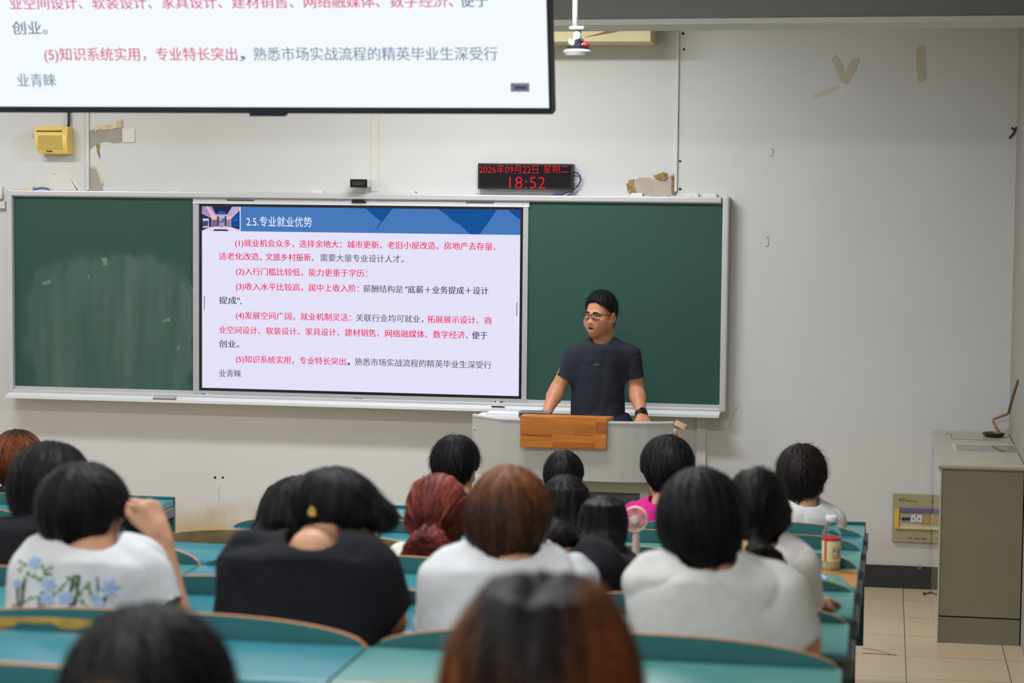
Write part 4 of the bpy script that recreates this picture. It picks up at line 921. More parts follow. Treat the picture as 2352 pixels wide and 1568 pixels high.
        for ax in range(3):
            a, b = [(1, 2), (2, 0), (0, 1)][ax]
            s0 = [slice(None)]*3; s1 = [slice(None)]*3; s0[ax] = slice(0, -1); s1[ax] = slice(1, None)
            e = np.argwhere(ins[tuple(s0)] != ins[tuple(s1)])
            e = e[(e[:, a] > 0) & (e[:, b] > 0)]
            flip = ins[tuple(e.T)]
            ea = np.eye(3, dtype=int)[a]; eb = np.eye(3, dtype=int)[b]
            q = [idx[tuple((e-d).T)] for d in (ea+eb, eb, 0*ea, ea)]
            Q = np.stack(q, 1); Q[~flip] = Q[~flip][:, ::-1]; F.append(Q[(Q >= 0).all(1)])
        F = np.concatenate(F)
        E = np.concatenate([F[:, [0, 1]], F[:, [1, 2]], F[:, [2, 3]], F[:, [3, 0]]])
        for _ in range(smooth):
            sm = np.zeros_like(V); n = np.zeros(len(V))
            for i, j in ((0, 1), (1, 0)): np.add.at(sm, E[:, i], V[E[:, j]]); np.add.at(n, E[:, i], 1)
            V = V*.4+.6*sm/np.maximum(n, 1)[:, None]
        return V, F
def vnoise(P, seed=0):
    """vectorised value noise, 0..1"""
    i = np.floor(P).astype(np.int64); w = P-i; w = w*w*(3-2*w); out = 0
    for dx in (0, 1):
        for dy in (0, 1):
            for dz in (0, 1):
                h = (i[:, 0]+dx)*374761393+(i[:, 1]+dy)*668265263+(i[:, 2]+dz)*2147483647+seed*974634777
                h = (h ^ (h >> 13))*1274126177; h = (h ^ (h >> 16)) & 0xffff
                out = out+(h/65535.)*np.abs(1-dx-w[:, 0])*np.abs(1-dy-w[:, 1])*np.abs(1-dz-w[:, 2])
    return out
def vnormals(V, F):
    a = V[F[:, 2]]-V[F[:, 0]]; b = V[F[:, 3]]-V[F[:, 1]]; fn = np.cross(a, b); n = np.zeros_like(V)
    for i in range(4): np.add.at(n, F[:, i], fn)
    return n/(np.linalg.norm(n, axis=1, keepdims=True)+1e-12)
def np_obj(name, V, F, m, parent, cols=None, smooth=True):
    base = np.array(root_of(parent)['_o'])
    me = bpy.data.meshes.new(name); V = V-base
    me.vertices.add(len(V)); me.vertices.foreach_set('co', V.astype(np.float32).ravel())
    n = len(F); k = F.shape[1]
    me.loops.add(n*k); me.loops.foreach_set('vertex_index', F.astype(np.int32).ravel())
    me.polygons.add(n); me.polygons.foreach_set('loop_start', np.arange(0, n*k, k, dtype=np.int32))
    me.update(calc_edges=True); me.validate()
    if cols is not None:
        at = me.color_attributes.new('tone', 'FLOAT_COLOR', 'POINT'); at.data.foreach_set('color', np.concatenate([cols, np.ones((len(cols), 1))], 1).astype(np.float32).ravel())
    return link_mesh(name, me, m, parent, smooth=smooth)
def folds(V, F, amp=.006, sc=(9, 9, 6), seed=0, fine=.0015, mask=None):
    N = vnormals(V, F); P = V*np.array(sc); P = P+.6*np.stack([vnoise(P*.7+9, seed+5), vnoise(P*.7+17, seed+6), vnoise(P*.7+31, seed+7)], 1)
    r = 1-np.abs(2*vnoise(P, seed)-1); r = r**3
    Q = V*np.array(sc)*.45+.5*np.stack([vnoise(V*3, seed+8), vnoise(V*3+5, seed+9), vnoise(V*3+11, seed+10)], 1)
    r2 = (1-np.abs(2*vnoise(Q, seed+11)-1))**2.5
    d = -amp*r-1.6*amp*r2+amp*.6*(vnoise(P*.5, seed+1)-.2)+fine*(vnoise(V*55, seed+2)-.5)
    if mask is not None: d = d*mask
    return V+N*d[:, None]
# ------------------------------------------------ materials
skin = mat('skin', (200, 150, 122), .5, attr='tone', noise_amt=.04, noise_scale=40, spec=.35)
hairm = mat('hair', (20, 18, 18), .55, attr='tone', noise_amt=.3, noise_scale=90, spec=.16)
def cloth(name, c, rough=.85, amt=.03): return mat(name, c, rough, noise_amt=amt, noise_scale=30, bump=.25, bump_scale=420, spec=.2)
C_SKIN = np.array(lin((203, 152, 122))); C_LIP = np.array(lin((172, 98, 88)))
BLACK = ((10, 10, 12), (19, 19, 22))
# ------------------------------------------------ frames, heads, hair
class Frame:
    """head frame: c = centre between the ears at eye height, F forward, U up, R the person's right"""
    def __init__(s, c, yaw=0, pitch=0, roll=0, sc=1., base=0):
        # yaw: degrees turned to picture right from facing the wall (base=0); pitch: degrees down; roll: tilt to picture right
        y, p, r = math.radians(yaw), math.radians(pitch), math.radians(roll)
        F = np.array([math.sin(y)*math.cos(p), math.cos(y)*math.cos(p), -math.sin(p)]); R0 = np.array([math.cos(y), -math.sin(y), 0]); U0 = np.cross(R0, F)
        s.U = U0*math.cos(r)+R0*math.sin(r); s.R = np.cross(F, s.U); s.F = F; s.c = np.asarray(c, float); s.s = sc
        s.M = np.stack([s.R, s.F, s.U], 1)
    def __call__(s, r, f, u): return s.c+s.s*(r*s.R+f*s.F+u*s.U)
    def loc(s, P): return (P-s.c)@s.M/s.s
def head(vx, h, ears=True, face=1.):
    s = h.s; E = lambda c, r, k=.015, **a: vx.ell(h(*c), [x*s for x in r], h.M, k*s, **a)
    E((0, -.012, .036), (.074, .094, .086)); E((0, .03, -.028), (.062, .064, .078), .03)
    vx.cone(h(-.05, .0, -.055), h(0, .066, -.094), .022*s, .02*s, .03*s); vx.cone(h(.05, .0, -.055), h(0, .066, -.094), .022*s, .02*s, .03*s)
    vx.cone(h(0, .086, .005), h(0, .104, -.03), .007*s, .011*s, .014*s)
    vx.cone(h(-.013, .09, -.034), h(.013, .09, -.034), .008*s, .008*s, .008*s)
    vx.cone(h(-.016, .083, -.064), h(.016, .083, -.064), .009*s, .009*s, .012*s)
    for q in (-1, 1):
        E((q*.03, .072, .006), (.017, .012, .011), .012, sub=True)
        vx.cone(h(q*.012, .088, .02), h(q*.045, .076, .018), .009*s, .007*s, .012*s)
        if ears:
            E((q*.082, -.008, -.010), (.012, .020, .032), .006); E((q*.091, -.002, -.010), (.006, .011, .019), .004, sub=True)
            E((q*.075, .001, -.034), (.008, .01, .011), .006)
def hair_shell(vx, h, kind, t=.01, opt={}):
    s = h.s; E = lambda c, r, k=.012, **a: vx.ell(h(*c), [x*s for x in r], h.M, k*s, **a)
    top = opt.get('top', 0.)
    E((0, -.014, .042), (.077+t, .098+t, .088+t*.9+top))
    if kind in ('short', 'bowl', 'mushroom'):
        dn = opt.get('nape', -.075); w = opt.get('napew', .042)
        vx.cone(h(0, -.046, .01), h(0, -.052, dn), (.060+t*.5)*s, w*s, .03*s)
        if kind != 'short':
            lowz = opt.get('low', .034); rz = .130+t*.9+opt.get('top', 0)-lowz
            E((0, -.018, lowz), (.077+t, .094+t, rz), .02)
        n = np.array(opt.get('n', (0, .78, -.62))); p0 = opt.get('p0', (0, .068, .046))
        nn = nrm(n[0]*h.R+n[1]*h.F+n[2]*h.U); vx.cut(h(*p0), nn, k=.01*s)
        if opt.get('fringe'): E(opt['fringe'][0], opt['fringe'][1], .03)
        eu = opt.get('earu', 0)
        if opt.get('ears', True):
            for q in (-1, 1):
                E((q*.098, .002, -.022+eu), (.034, .030, .040), .012, sub=True)
                E((q*.085, .02, -.075+eu), (.036, .06, .045), .02, sub=True)
    elif kind in ('pony', 'long'):
        nn = nrm(.86*h.F-.5*h.U); vx.cut(h(0, .064, .05), nn, k=.01*s)
        vx.cone(h(0, -.05, .0), h(0, -.06, -.05), (.062+t)*s, .05*s, .03*s)
        if kind == 'pony':
            for q in (-1, 1): vx.cone(h(q*.06, -.03, -.01), h(0, -.085, opt.get('tie', -.06)), .035*s, .02*s, .03*s)
            for q in (-1, 1): E((q*.092, .01, -.014), (.026, .03, .034), .012, sub=True)
def trace(vx, P, dirf, L, steps, lift, rng, jit=.25):
    """strand paths that run along the implicit surface"""
    path = []; p = P.copy(); n = len(P); J = rng.normal(0, jit, (n, 3))
    for i in range(steps+1):
        g = vx.grad(p); off = lift*(.25+.75*(i/steps)**1.6)
        p = p-g*np.clip(vx.sample(p)-off, -.03, .03)[:, None]; path.append(p.copy())
        d = dirf(p)+J; d = d-g*(d*g).sum(1, keepdims=True); d /= np.linalg.norm(d, axis=1, keepdims=True)+1e-9
        p = p+d*(L/steps)[:, None]
    return np.stack(path, 1), vx
def ribbons(path, width, vx, taper=True):
    n, m, _ = path.shape; V = np.zeros((n, m, 2, 3)); G = vx.grad(path.reshape(-1, 3)).reshape(n, m, 3)
    T = np.gradient(path, axis=1); B = np.cross(T, G); B /= np.linalg.norm(B, axis=2, keepdims=True)+1e-9
    w = width[:, None]*(np.linspace(1, .15, m)[None, :] if taper else 1.)
    V[:, :, 0] = path-B*w[..., None]; V[:, :, 1] = path+B*w[..., None]
    i = np.arange(n*m*2).reshape(n, m, 2)
    F = np.stack([i[:, :-1, 0], i[:, 1:, 0], i[:, 1:, 1], i[:, :-1, 1]], -1).reshape(-1, 4)
    return V.reshape(-1, 3), F
def hair(person, h, kind, tones, t=.01, opt={}, count=900, h_vox=.005, seed=1, extra=None, L=(.05, .10), lift=.006, flow=None, tone_fn=None, width=.0016):
    s = h.s; rng = np.random.default_rng(seed)
    ext = opt.get('ext', (.16, .16, .19, .17))
    lo = h.c-np.array([ext[0]*s, ext[1]*s, ext[2]*s]); hi = h.c+np.array([ext[0]*s, ext[1]*s, ext[3]*s])
    vx = Vox(lo, hi, h_vox); hair_shell(vx, h, kind, t, opt)
    if extra: extra(vx, h)
    V, F = vx.mesh(1)
    crown = h(*opt.get('crown', (.0, -.05, .115)))
    if flow is None:
        def flow(p):
            e = p-crown; e = e/(np.linalg.norm(e, axis=1, keepdims=True)+1e-9)
            sw = np.cross(h.U, e); low = np.clip(-h.loc(p)[:, 2:3]*8+.4, 0, 1)
            return e+.35*sw*(1-low)-h.U*(.3+.8*low)
    # combed relief on the shell itself
    N = vnormals(V, F); d = flow(V); d = d-N*(d*N).sum(1, keepdims=True); d /= np.linalg.norm(d, axis=1, keepdims=True)+1e-9
    S = np.cross(N, d); q = h.loc(V)
    ph = np.arctan2(q[:, 0], q[:, 1]+.05) if kind != 'pony' else np.arctan2(q[:, 0], q[:, 2]-opt.get('tie', -.06))
    cmb = vnoise(np.stack([ph*9, q[:, 2]*7, q[:, 1]*7], 1), seed)-.5
    cmb2 = vnoise(np.stack([ph*26, q[:, 2]*12, q[:, 1]*12], 1), seed+3)-.5
    V = V+N*((cmb*.010+cmb2*.005)*s)[:, None]
    pick = rng.integers(0, len(V), count); st = V[pick]
    Ls = rng.uniform(*L, count)*s
    path, _ = trace(vx, st, flow, Ls, 6, lift*s*1., rng)
    if kind in ('short', 'bowl', 'mushroom'):
        lp = h.loc(path.reshape(-1, 3)).reshape(count, 7, 3); eu = opt.get('earu', 0)
        bad = ((np.abs(lp[..., 0]) > .058) & (lp[..., 2] < .014+eu) & (lp[..., 1] > -.034)).any(1); path = path[~bad]; count = len(path)
    path += (np.linspace(0, 1, 7)[None, :, None]**2)*rng.normal(0, .004*s, (count, 1, 3))
    RV, RF = ribbons(path, rng.uniform(.6, 1.4, count)*width*s, vx)
    AV = np.concatenate([V, RV]); AF = np.concatenate([F, RF+len(V)])
    a, b = np.array(lin(tones[0])), np.array(lin(tones[1]))
    mixv = np.concatenate([np.clip(.5+1.3*cmb2+.6*cmb, 0, 1), np.repeat(rng.uniform(0, 1, count), 14)])
    cols = a+(b-a)*mixv[:, None]
    if tone_fn is not None: cols = tone_fn(h.loc(AV), mixv, cols)
    return np_obj('hair', AV, AF, hairm, person, cols)
def hand(vx, w, d, n, side, curl=(30, 40, 30), s=1., spread=.0, thumb=40, k=.004):
    """w wrist, d towards the fingers, n out of the palm, side=+1: thumb on d x n side"""
    w = np.asarray(w, float); d = nrm(d); n = nrm(np.asarray(n)-d*np.dot(n, d)); t = np.cross(d, n)*side
    kn = w+d*.085*s
    vx.cone(w, w+d*.03*s, .026*s, .030*s, .015*s, flat=(n, 1.35))
    for o, ln in ((-.028, .080), (-.009, .088), (.010, .088), (.028, .084)):
        vx.cone(w+d*.02*s+t*o*.7*s, w+d*ln*s+t*o*s, .015*s, .0125*s, .012*s)
    for o, ln, seg, r in ((-.030, .078, (.033, .021, .018), .0075), (-.010, .087, (.042, .027, .020), .0085), (.011, .089, (.046, .029, .021), .0088), (.031, .084, (.041, .025, .020), .0088)):
        p = w+d*ln*s+t*o*s; ang = 0; dd = nrm(d+t*o*spread*20)
        for i, L in enumerate(seg):
            ang += math.radians(curl[i]); q = p+(dd*math.cos(ang)+n*math.sin(ang))*L*s
            vx.cone(p, q, (r-.0006*i)*s, (r-.0008*(i+1))*s, k*s); p = q
    a = math.radians(thumb); p = w+d*.022*s+t*.026*s; q = p+(d*math.cos(a)+t*math.sin(a)*.8+n*.35)*.044*s; e = q+(d*math.cos(a*.4)+n*.55)*.032*s
    vx.cone(p, q, .0125*s, .0105*s, .008*s); vx.cone(q, e, .0105*s, .008*s, .004*s)
# ------------------------------------------------ legs shared by all who sit (hidden under the desks)
def legs(person, hip, m, seated=True, fy=.0, floor=0., sole=(40, 40, 44), turn=1):
    x, y, z = hip
    if seated not in legs.cache:
        vx = Vox((-.28, -.22, 0), (.28, .62 if seated else .2, .62 if seated else 1.02), .012)
        for q in (-1, 1):
            if seated:
                vx.cone((q*.09, 0, .50), (q*.12, .36, .485), .085, .062, .03); vx.cone((q*.12, .36, .485), (q*.12, .33, .08), .062, .045, .03)
            else:
                vx.cone((q*.09, 0, .92), (q*.10, .02, .5), .088, .062, .03); vx.cone((q*.10, .02, .5), (q*.11, 0, .08), .062, .045, .03)
        vx.ell((0, 0, .53 if seated else .95), (.17, .12, .1 if seated else .12), k=.04)
        a = vx.mesh(1)
        vs = Vox((-.2, -.2, 0), (.2, .6, .14), .009); fy0 = .33 if seated else .0
        for q in (-1, 1): vs.cone((q*.12, fy0-.05, .04), (q*.13, fy0+.13*turn if not seated else fy0+.13, .032), .042, .036, .03)
        vs.cut((0, 0, .004), (0, 0, -1)); legs.cache[seated] = (a, vs.mesh(1))
    (V, F), (SV, SF) = legs.cache[seated]; o = np.array([x, y, floor])
    np_obj('trousers', V+o, F, m, person); np_obj('shoes', SV+o, SF, mat('shoe_%d_%d_%d' % sole, sole, .6), person)
legs.cache = {}
denim = cloth('dark_trousers', (40, 42, 50)); 
NPV = lambda p: np.array((p.x, p.y, p.z))
def PX(u, v, Y): return NPV(un(u, v, Y=Y))
def mpp(Y, u=1200, v=1200): return (un(u+1, v, Y=Y)-un(u, v, Y=Y)).length
def student(key, label, row, Y, head_px, sil, shirt, hk='short', tones=BLACK, yaw=0, pitch=8, roll=0, t=.012, opt={}, lean=.25, hd=.125, h=.006, neck=None,
            arms=(), collar=False, hopt={}, hairextra=None, body_extra=None, shirt_extra=None, flow=None, tone_fn=None, sleeves=(), fold=.008, cap=None, dyh=.06, long_sleeve=False, group=None, count=700, L=(.05, .1), lift=.006, width=.0016):
    """head_px = (u centre of hair, v top of hair, half-width of hair in px); sil = [(v, uL, uR)] outline of the clothed torso"""
    fl_ = rowz(row); m_ = mpp(Y, head_px[0], head_px[1])
    sc = opt.get('sc', .93); t = max(.005, head_px[2]*m_/sc-.077)
    top = (.042+.088+t*.9+opt.get('top', 0))*sc
    topP = PX(head_px[0], head_px[1], Y+dyh); fr0 = Frame((0, 0, 0), yaw, pitch, roll, sc)
    # height of the tilted hair shell above the head centre
    ax = np.array([.077+t, .098+t, .088+t*.9+opt.get('top', 0)])*sc
    up_ext = math.sqrt(sum((fr0.M[2, i]*ax[i])**2 for i in range(3))); oc = fr0.M@np.array([0, -.014, .042])*sc
    c = topP-np.array([oc[0], 0, up_ext+oc[2]]); hf = Frame(c, yaw, pitch, roll, sc)
    zs = [PX(0, v, Y)[2] for v, *_ in sil]
    sec = []
    for (v, a, b, *r) in sil:
        A_, B_ = PX(a, v, Y), PX(b, v, Y); z = (A_[2]+B_[2])/2; hw_ = (B_[0]-A_[0])/2; d_ = r[0] if r else hd
        sec.append([z, (A_[0]+B_[0])/2, 0, hw_, min(d_, hw_*1.0+.02)])
    sec.sort(); ztop = sec[-1][0]; cxm = sec[0][1]; zsh = ztop
    zl = sec[0][0]
    if zl > fl_+.56: sec = [[fl_+.46, cxm, 0, min(sec[0][3], .19), .13], [fl_+.62, cxm, 0, min(sec[0][3], .2), .13]]+[q for q in sec if q[0] > fl_+.66]
    for q in sec: q[2] = Y+lean*(q[0]-zsh)+.02
    person = thing('person', label, 'person', (cxm, sec[0][2], fl_), group or 'students seated in the lecture room')
    lo = np.array([min(q[1]-q[3] for q in sec)-.06, min(q[2] for q in sec)-.2, fl_+.42]); hi = np.array([max(q[1]+q[3] for q in sec)+.06, max(q[2] for q in sec)+.22, ztop+.12])
    for (a, e, w, *_) in arms:
        P_ = np.array([a, e, w]); lo = np.minimum(lo, P_.min(0)-.12); hi = np.maximum(hi, P_.max(0)+.14)
    nb = PX(neck[0], neck[1], Y) if neck is not None else np.array([sec[-1][1], Y-.01, ztop-.02])
    hi2 = np.maximum(hi, hf(0, 0, 0)+.16); lo2 = np.minimum(lo, hf(0, 0, 0)-.17)
    # skin: head, neck, arms, hands and a slim torso under the clothes
    vb = Vox(lo2, hi2, h); head(vb, hf)
    vb.cone(hf(0, -.03, -.045), nb+np.array([0, .0, -.03]), .052*sc, .058, .03)
    vb.loft([[q[0]-.03, q[1], q[2], max(q[3]-.05, .03), max(q[4]-.04, .03)] for q in sec[:-1]], .04)
    for (a, e, w, dh, nh, side, *r) in arms:
        sc_a = r[0] if r else {}
        vb.cone(a, e, .043, .036, .03); vb.cone(e, w, .036, .023, .02); hand(vb, w, dh, nh, side, **sc_a)
    if body_extra: body_extra(vb, hf)
    V, F = vb.mesh(1); q = hf.loc(V)
    cols = np.repeat(C_SKIN[None], len(V), 0); lip = np.exp(-((q[:, 0]/.026)**2+((q[:, 2]+.064)/.012)**2))*(q[:, 1] > .06); cols = cols+(C_LIP-cols)*lip[:, None]
    ear = np.exp(-(((np.abs(q[:, 0])-.08)/.014)**2+((q[:, 2]+.01)/.04)**2+((q[:, 1]+.005)/.03)**2)); cols = cols*(1-ear[:, None]*np.array([0, .25, .25]))
    np_obj('body', V, F, skin, person, cols)
    # clothing
    vs = Vox(lo, hi, h); vs.loft(sec, .05)
    for q in ((-1, 1)):
        pass
    if len(sec) > 3:
        vs.cone([nb[0], nb[1], nb[2]-.05], [sec[-3][1]-sec[-3][3]*.72, sec[-3][2], sec[-3][0]-.02], .05, .065, .06); vs.cone([nb[0], nb[1], nb[2]-.05], [sec[-3][1]+sec[-3][3]*.72, sec[-3][2], sec[-3][0]-.02], .05, .065, .06)
    for (a, e, ra, rb, *r) in sleeves:
        vs.cone(a, e, ra, rb, .06, cap=True)
    if shirt_extra: shirt_extra(vs, hf)
    nk = hf(0, -.03, -.06); nd = nrm(nk-nb)
    vs.cone(nb-nd*.02, nk+nd*.1, .060, .066, .008, sub=True)
    V, F = vs.mesh(1); V = folds(V, F, fold, seed=sum(map(ord, key)), mask=np.clip((np.linalg.norm(V-nb, axis=1)-.075)/.05, .06, 1))
    sh = np_obj('shirt', V, F, shirt, person)
    if collar:
        ex = nrm(np.cross(nd, (0, 1, 0))); ey = np.cross(nd, ex); rc = .0645
        pts = [nb+nd*.004+rc*(ex*math.cos(i*math.pi/14)+ey*math.sin(i*math.pi/14))+np.array([0, 0, .006]) for i in range(29)]
        mbc = MB(); mbc.tube([Vector(p) for p in pts], .006, 6); obj('collar', mbc, shirt, person, smooth=True)
    hair(person, hf, hk, tones, t, opt, count, h_vox=hopt.get('h', .005), seed=sum(map(ord, key)), extra=hairextra, flow=flow, tone_fn=tone_fn, L=L, lift=lift, width=width)
    legs(person, (cxm, sec[0][2]+.02, fl_+.5), denim, True, floor=fl_)
    return person, hf, sec, (V, F)
# ------------------------------------------------ the seated students
def curtain(sil, Y, hd=.055, dy=0., p=2.2):
    def f(vx, h):
        sec = []
        for (v, a, b, *r) in sil:
            A_, B_ = PX(a, v, Y), PX(b, v, Y); sec.append([(A_[2]+B_[2])/2, (A_[0]+B_[0])/2, h.c[1]-.03*h.s+dy+(r[1] if len(r) > 1 else 0), (B_[0]-A_[0])/2, r[0] if r else hd])
        vx.loft(sec, .03, p)
    return f
def tail(pts, Y):
    """ponytail: (u, v, dy, radius px)"""
    def f(vx, h):
        for (a, b) in zip(pts, pts[1:]):
            m_ = mpp(Y, a[0], a[1]); vx.cone(PX(a[0], a[1], Y+a[2]), PX(b[0], b[1], Y+b[2]), a[3]*m_, b[3]*m_, .02, flat=((0, 1, 0), 1.5))
    return f
def ramp(x, a, b): return np.clip((x-a)/(b-a), 0, 1)
def mixc(c0, c1, t): return c0+(c1-c0)*t[:, None]
LN = lambda *c: np.array(lin(c))
def down_flow(h, part=True):
    def f(p):
        q = h.loc(p); t = ramp(q[:, 2], .04, .13)[:, None]; sd = np.sign(q[:, 0:1]+1e-6)
        return -h.U*(1.1-t)+h.R*sd*t*1.2-h.F*.15*t
    return f
white = cloth('white_tee', (214, 216, 220)); offw = cloth('offwhite_tee', (206, 207, 204)); blkc = cloth('black_tee', (27, 28, 33)); blkj = cloth('black_jacket', (32, 34, 40))
pink = cloth('magenta_tee', (196, 30, 128)); mint = cloth('mint_tee', (176, 204, 202)); cream = cloth('cream_blouse', (212, 220, 204)); blouse = cloth('white_blouse', (218, 214, 210)); navyc = cloth('dark_tee', (44, 46, 56))
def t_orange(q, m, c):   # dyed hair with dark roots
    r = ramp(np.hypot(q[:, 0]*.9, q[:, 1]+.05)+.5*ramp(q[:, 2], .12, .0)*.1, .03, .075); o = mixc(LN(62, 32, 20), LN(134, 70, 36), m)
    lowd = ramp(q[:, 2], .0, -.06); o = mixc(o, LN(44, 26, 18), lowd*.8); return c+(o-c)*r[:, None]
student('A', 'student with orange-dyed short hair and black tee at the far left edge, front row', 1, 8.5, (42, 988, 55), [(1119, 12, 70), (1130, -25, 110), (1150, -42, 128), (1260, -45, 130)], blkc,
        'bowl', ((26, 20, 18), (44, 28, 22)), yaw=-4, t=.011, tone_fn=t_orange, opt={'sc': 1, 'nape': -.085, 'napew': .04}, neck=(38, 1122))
student('G', 'student with spiky black hair and pale mint tee, front row left of the podium', 1, 8.5, (1046, 998, 55), [(1136, 1030, 1078), (1158, 985, 1122), (1185, 962, 1146), (1300, 958, 1150)], mint,
        'short', yaw=12, t=.014, opt={'sc': 1, 'nape': -.085, 'napew': .042}, neck=(1056, 1137), lift=.016, L=(.03, .07), count=1000)
student('I', 'student with very short black hair and reddish ears in front of the podium', 1, 8.65, (1295, 1034, 46), [(1142, 1270, 1320), (1160, 1236, 1356), (1190, 1216, 1376), (1300, 1212, 1380)], navyc,
        'short', t=.006, opt={'sc': 0.95, 'nape': -.07, 'earu': .012}, neck=(1295, 1140), lift=.008, L=(.02, .05))
student('M', 'student with full black hair in a magenta tee, front row right of the podium', 1, 8.5, (1535, 1000, 60), [(1149, 1500, 1572), (1160, 1470, 1602), (1172, 1438, 1630), (1200, 1425, 1642), (1300, 1424, 1644)], pink,
        'bowl', ((12, 12, 14), (28, 28, 31)), yaw=-22, pitch=4, t=.014, opt={'sc': 1, 'nape': -.085, 'napew': .042, 'earu': -.004}, neck=(1527, 1146), lift=.009, L=(.06, .11))
student('P', 'student with tousled dark hair in a pale grey tee, front row far right', 1, 8.5, (1843, 1021, 57), [(1149, 1815, 1872), (1160, 1790, 1900), (1178, 1772, 1928), (1200, 1762, 1941), (1300, 1758, 1946)], offw,
        'bowl', ((22, 19, 18), (44, 36, 34)), yaw=6, t=.014, opt={'sc': 1, 'nape': -.095, 'napew': .04}, neck=(1846, 1149), lift=.018, L=(.04, .09), count=1000)
hj = curtain([(1250, 1248, 1350, .05, -.09), (1200, 1242, 1352, .055, -.04), (1150, 1243, 1348), (1130, 1250, 1340)], 6.9, .06)
student('J', 'student with long black hair, third row, behind the front student with red ears', 3, 6.9, (1298, 1089, 54), [(1232, 1278, 1322), (1252, 1225, 1378), (1285, 1208, 1394), (1420, 1205, 1398)], navyc,
        'long', ((10, 10, 12), (22, 22, 25)), t=.009, hairextra=hj, opt={'sc': 0.88, 'ext': (.2, .2, .3, .17)}, neck=(1298, 1232), flow=None)
hl = curtain([(1312, 1330, 1440, .045, -.13), (1260, 1326, 1441, .05, -.10), (1210, 1328, 1437), (1180, 1332, 1432), (1160, 1342, 1424)], 6.1, .06)
student('L', 'student with straight long black hair down the back, left of the pink fan', 4, 6.1, (1385, 1138, 50), [(1250, 1365, 1405), (1272, 1330, 1438), (1300, 1318, 1446), (1420, 1316, 1448)], navyc,
        'long', ((10, 10, 11), (24, 22, 21)), t=.008, hairextra=hl, opt={'sc': 0.77, 'ext': (.22, .2, .36, .17)}, neck=(1385, 1250))
# K, dark jacket, leaning with one arm out on the desk
Yk = 5.2
def kbun(vx, h):
    vx.ell(PX(1243, 1262, Yk-.06), (.035, .032, .04), k=.015); vx.ell(PX(1280, 1240, Yk+.02), (.05, .06, .045), k=.03); vx.cone(PX(1256, 1238, Yk-.03), PX(1243, 1256, Yk-.06), .028, .026, .01)
kp = student('K', 'student in a black jacket with low dark bun, arm stretched on the fifth-row desk', 5, Yk, (1252, 1188, 66), [(1256, 1225, 1318), (1266, 1212, 1352), (1285, 1204, 1388), (1320, 1200, 1402), (1420, 1200, 1400)], blkj,
        'pony', ((12, 11, 12), (26, 23, 22)), pitch=25, roll=6, t=.008, hairextra=kbun, opt={'sc': 0.88, 'ext': (.18, .22, .22, .18)}, neck=(1275, 1258), collar=True,
        arms=[(PX(1375, 1300, Yk), PX(1421, 1332, Yk+.1), PX(1420, 1349, Yk+.24), (.6, .5, -.3), (-.3, .1, -1), 1, {'curl': (40, 50, 30), 's': .95})],
        sleeves=[(PX(1372, 1298, Yk), PX(1421, 1331, Yk+.1), .062, .056), (PX(1421, 1331, Yk+.1), PX(1420, 1348, Yk+.225), .056, .04)])
def pearls(person, c, rad, n, r, ax=(0, 1, 0), tilt=0, jitter=.3, name='hair_tie', m=None, arc=2*math.pi, seed=1):
    rg = random.Random(seed); mb = MB(); ax = Vector(ax).normalized(); u_ = ax.orthogonal().normalized(); w_ = ax.cross(u_)
    for i in range(n):
        a_ = arc*i/n; p_ = Vector(c)+(u_*math.cos(a_)+w_*math.sin(a_))*rad*(1+jitter*rg.uniform(-1, 1)); k = r*rg.uniform(.8, 1.2)
        mb.lathe([(k*math.sin(math.pi*j/6), -k*math.cos(math.pi*j/6)) for j in range(7)], p_, n=8)
    return obj(name, mb, m or mat('pearl_white', (226, 226, 230), .2), person, smooth=True)
pearls(kp[0], PX(1252, 1242, Yk-.06), .03, 13, .0055, (.5, .3, .8))
# F, red ponytail
Yf = 6.0
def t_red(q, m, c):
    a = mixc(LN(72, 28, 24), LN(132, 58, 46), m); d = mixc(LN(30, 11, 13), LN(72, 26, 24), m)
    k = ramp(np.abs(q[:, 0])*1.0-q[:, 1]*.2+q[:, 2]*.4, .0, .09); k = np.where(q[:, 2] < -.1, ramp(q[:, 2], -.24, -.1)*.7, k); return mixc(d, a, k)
def pony_flow_f(h, tie):
    def f(p):
        e = tie-p; e = e/(np.linalg.norm(e, axis=1, keepdims=True)+1e-9); q = h.loc(p); low = (p[:, 2:3] < tie[2]+.005)
        return np.where(low, -h.U+h.R*np.sign(q[:, 0:1])*.5*np.abs(q[:, 0:1])*8, e)
    return f
tieF = PX(998, 1219, Yf-.06)
ftail = tail([(998, 1219, -.055, 14), (990, 1238, -.10, 30), (983, 1264, -.12, 50), (979, 1292, -.12, 64)], Yf)
def flock(vx, h):
    ftail(vx, h); m_ = mpp(Yf)
    for (a, b) in zip([(1066, 1140), (1070, 1175), (1058, 1205)], [(1070, 1175), (1058, 1205), (1050, 1222)]): vx.cone(PX(a[0], a[1], Yf+.09), PX(b[0], b[1], Yf+.09), 9*m_, 6*m_, .01)
class _Pony:
    def __init__(s, tie): s.tie = tie; s.h = None
    def __call__(s, p): return pony_flow_f(s.h, s.tie)(p)
pf = _Pony(tieF)
def flock2(vx, h): pf.h = h; flock(vx, h)
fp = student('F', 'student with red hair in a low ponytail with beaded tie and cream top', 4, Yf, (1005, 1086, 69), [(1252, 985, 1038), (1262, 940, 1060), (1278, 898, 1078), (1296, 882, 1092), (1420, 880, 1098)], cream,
        'pony', ((70, 27, 24), (120, 54, 42)), t=.007, opt={'sc': 0.98, 'tie': -.075, 'ext': (.2, .22, .32, .17)}, hairextra=flock2, neck=(1008, 1252), flow=pf, tone_fn=t_red, count=1100, lift=.004)
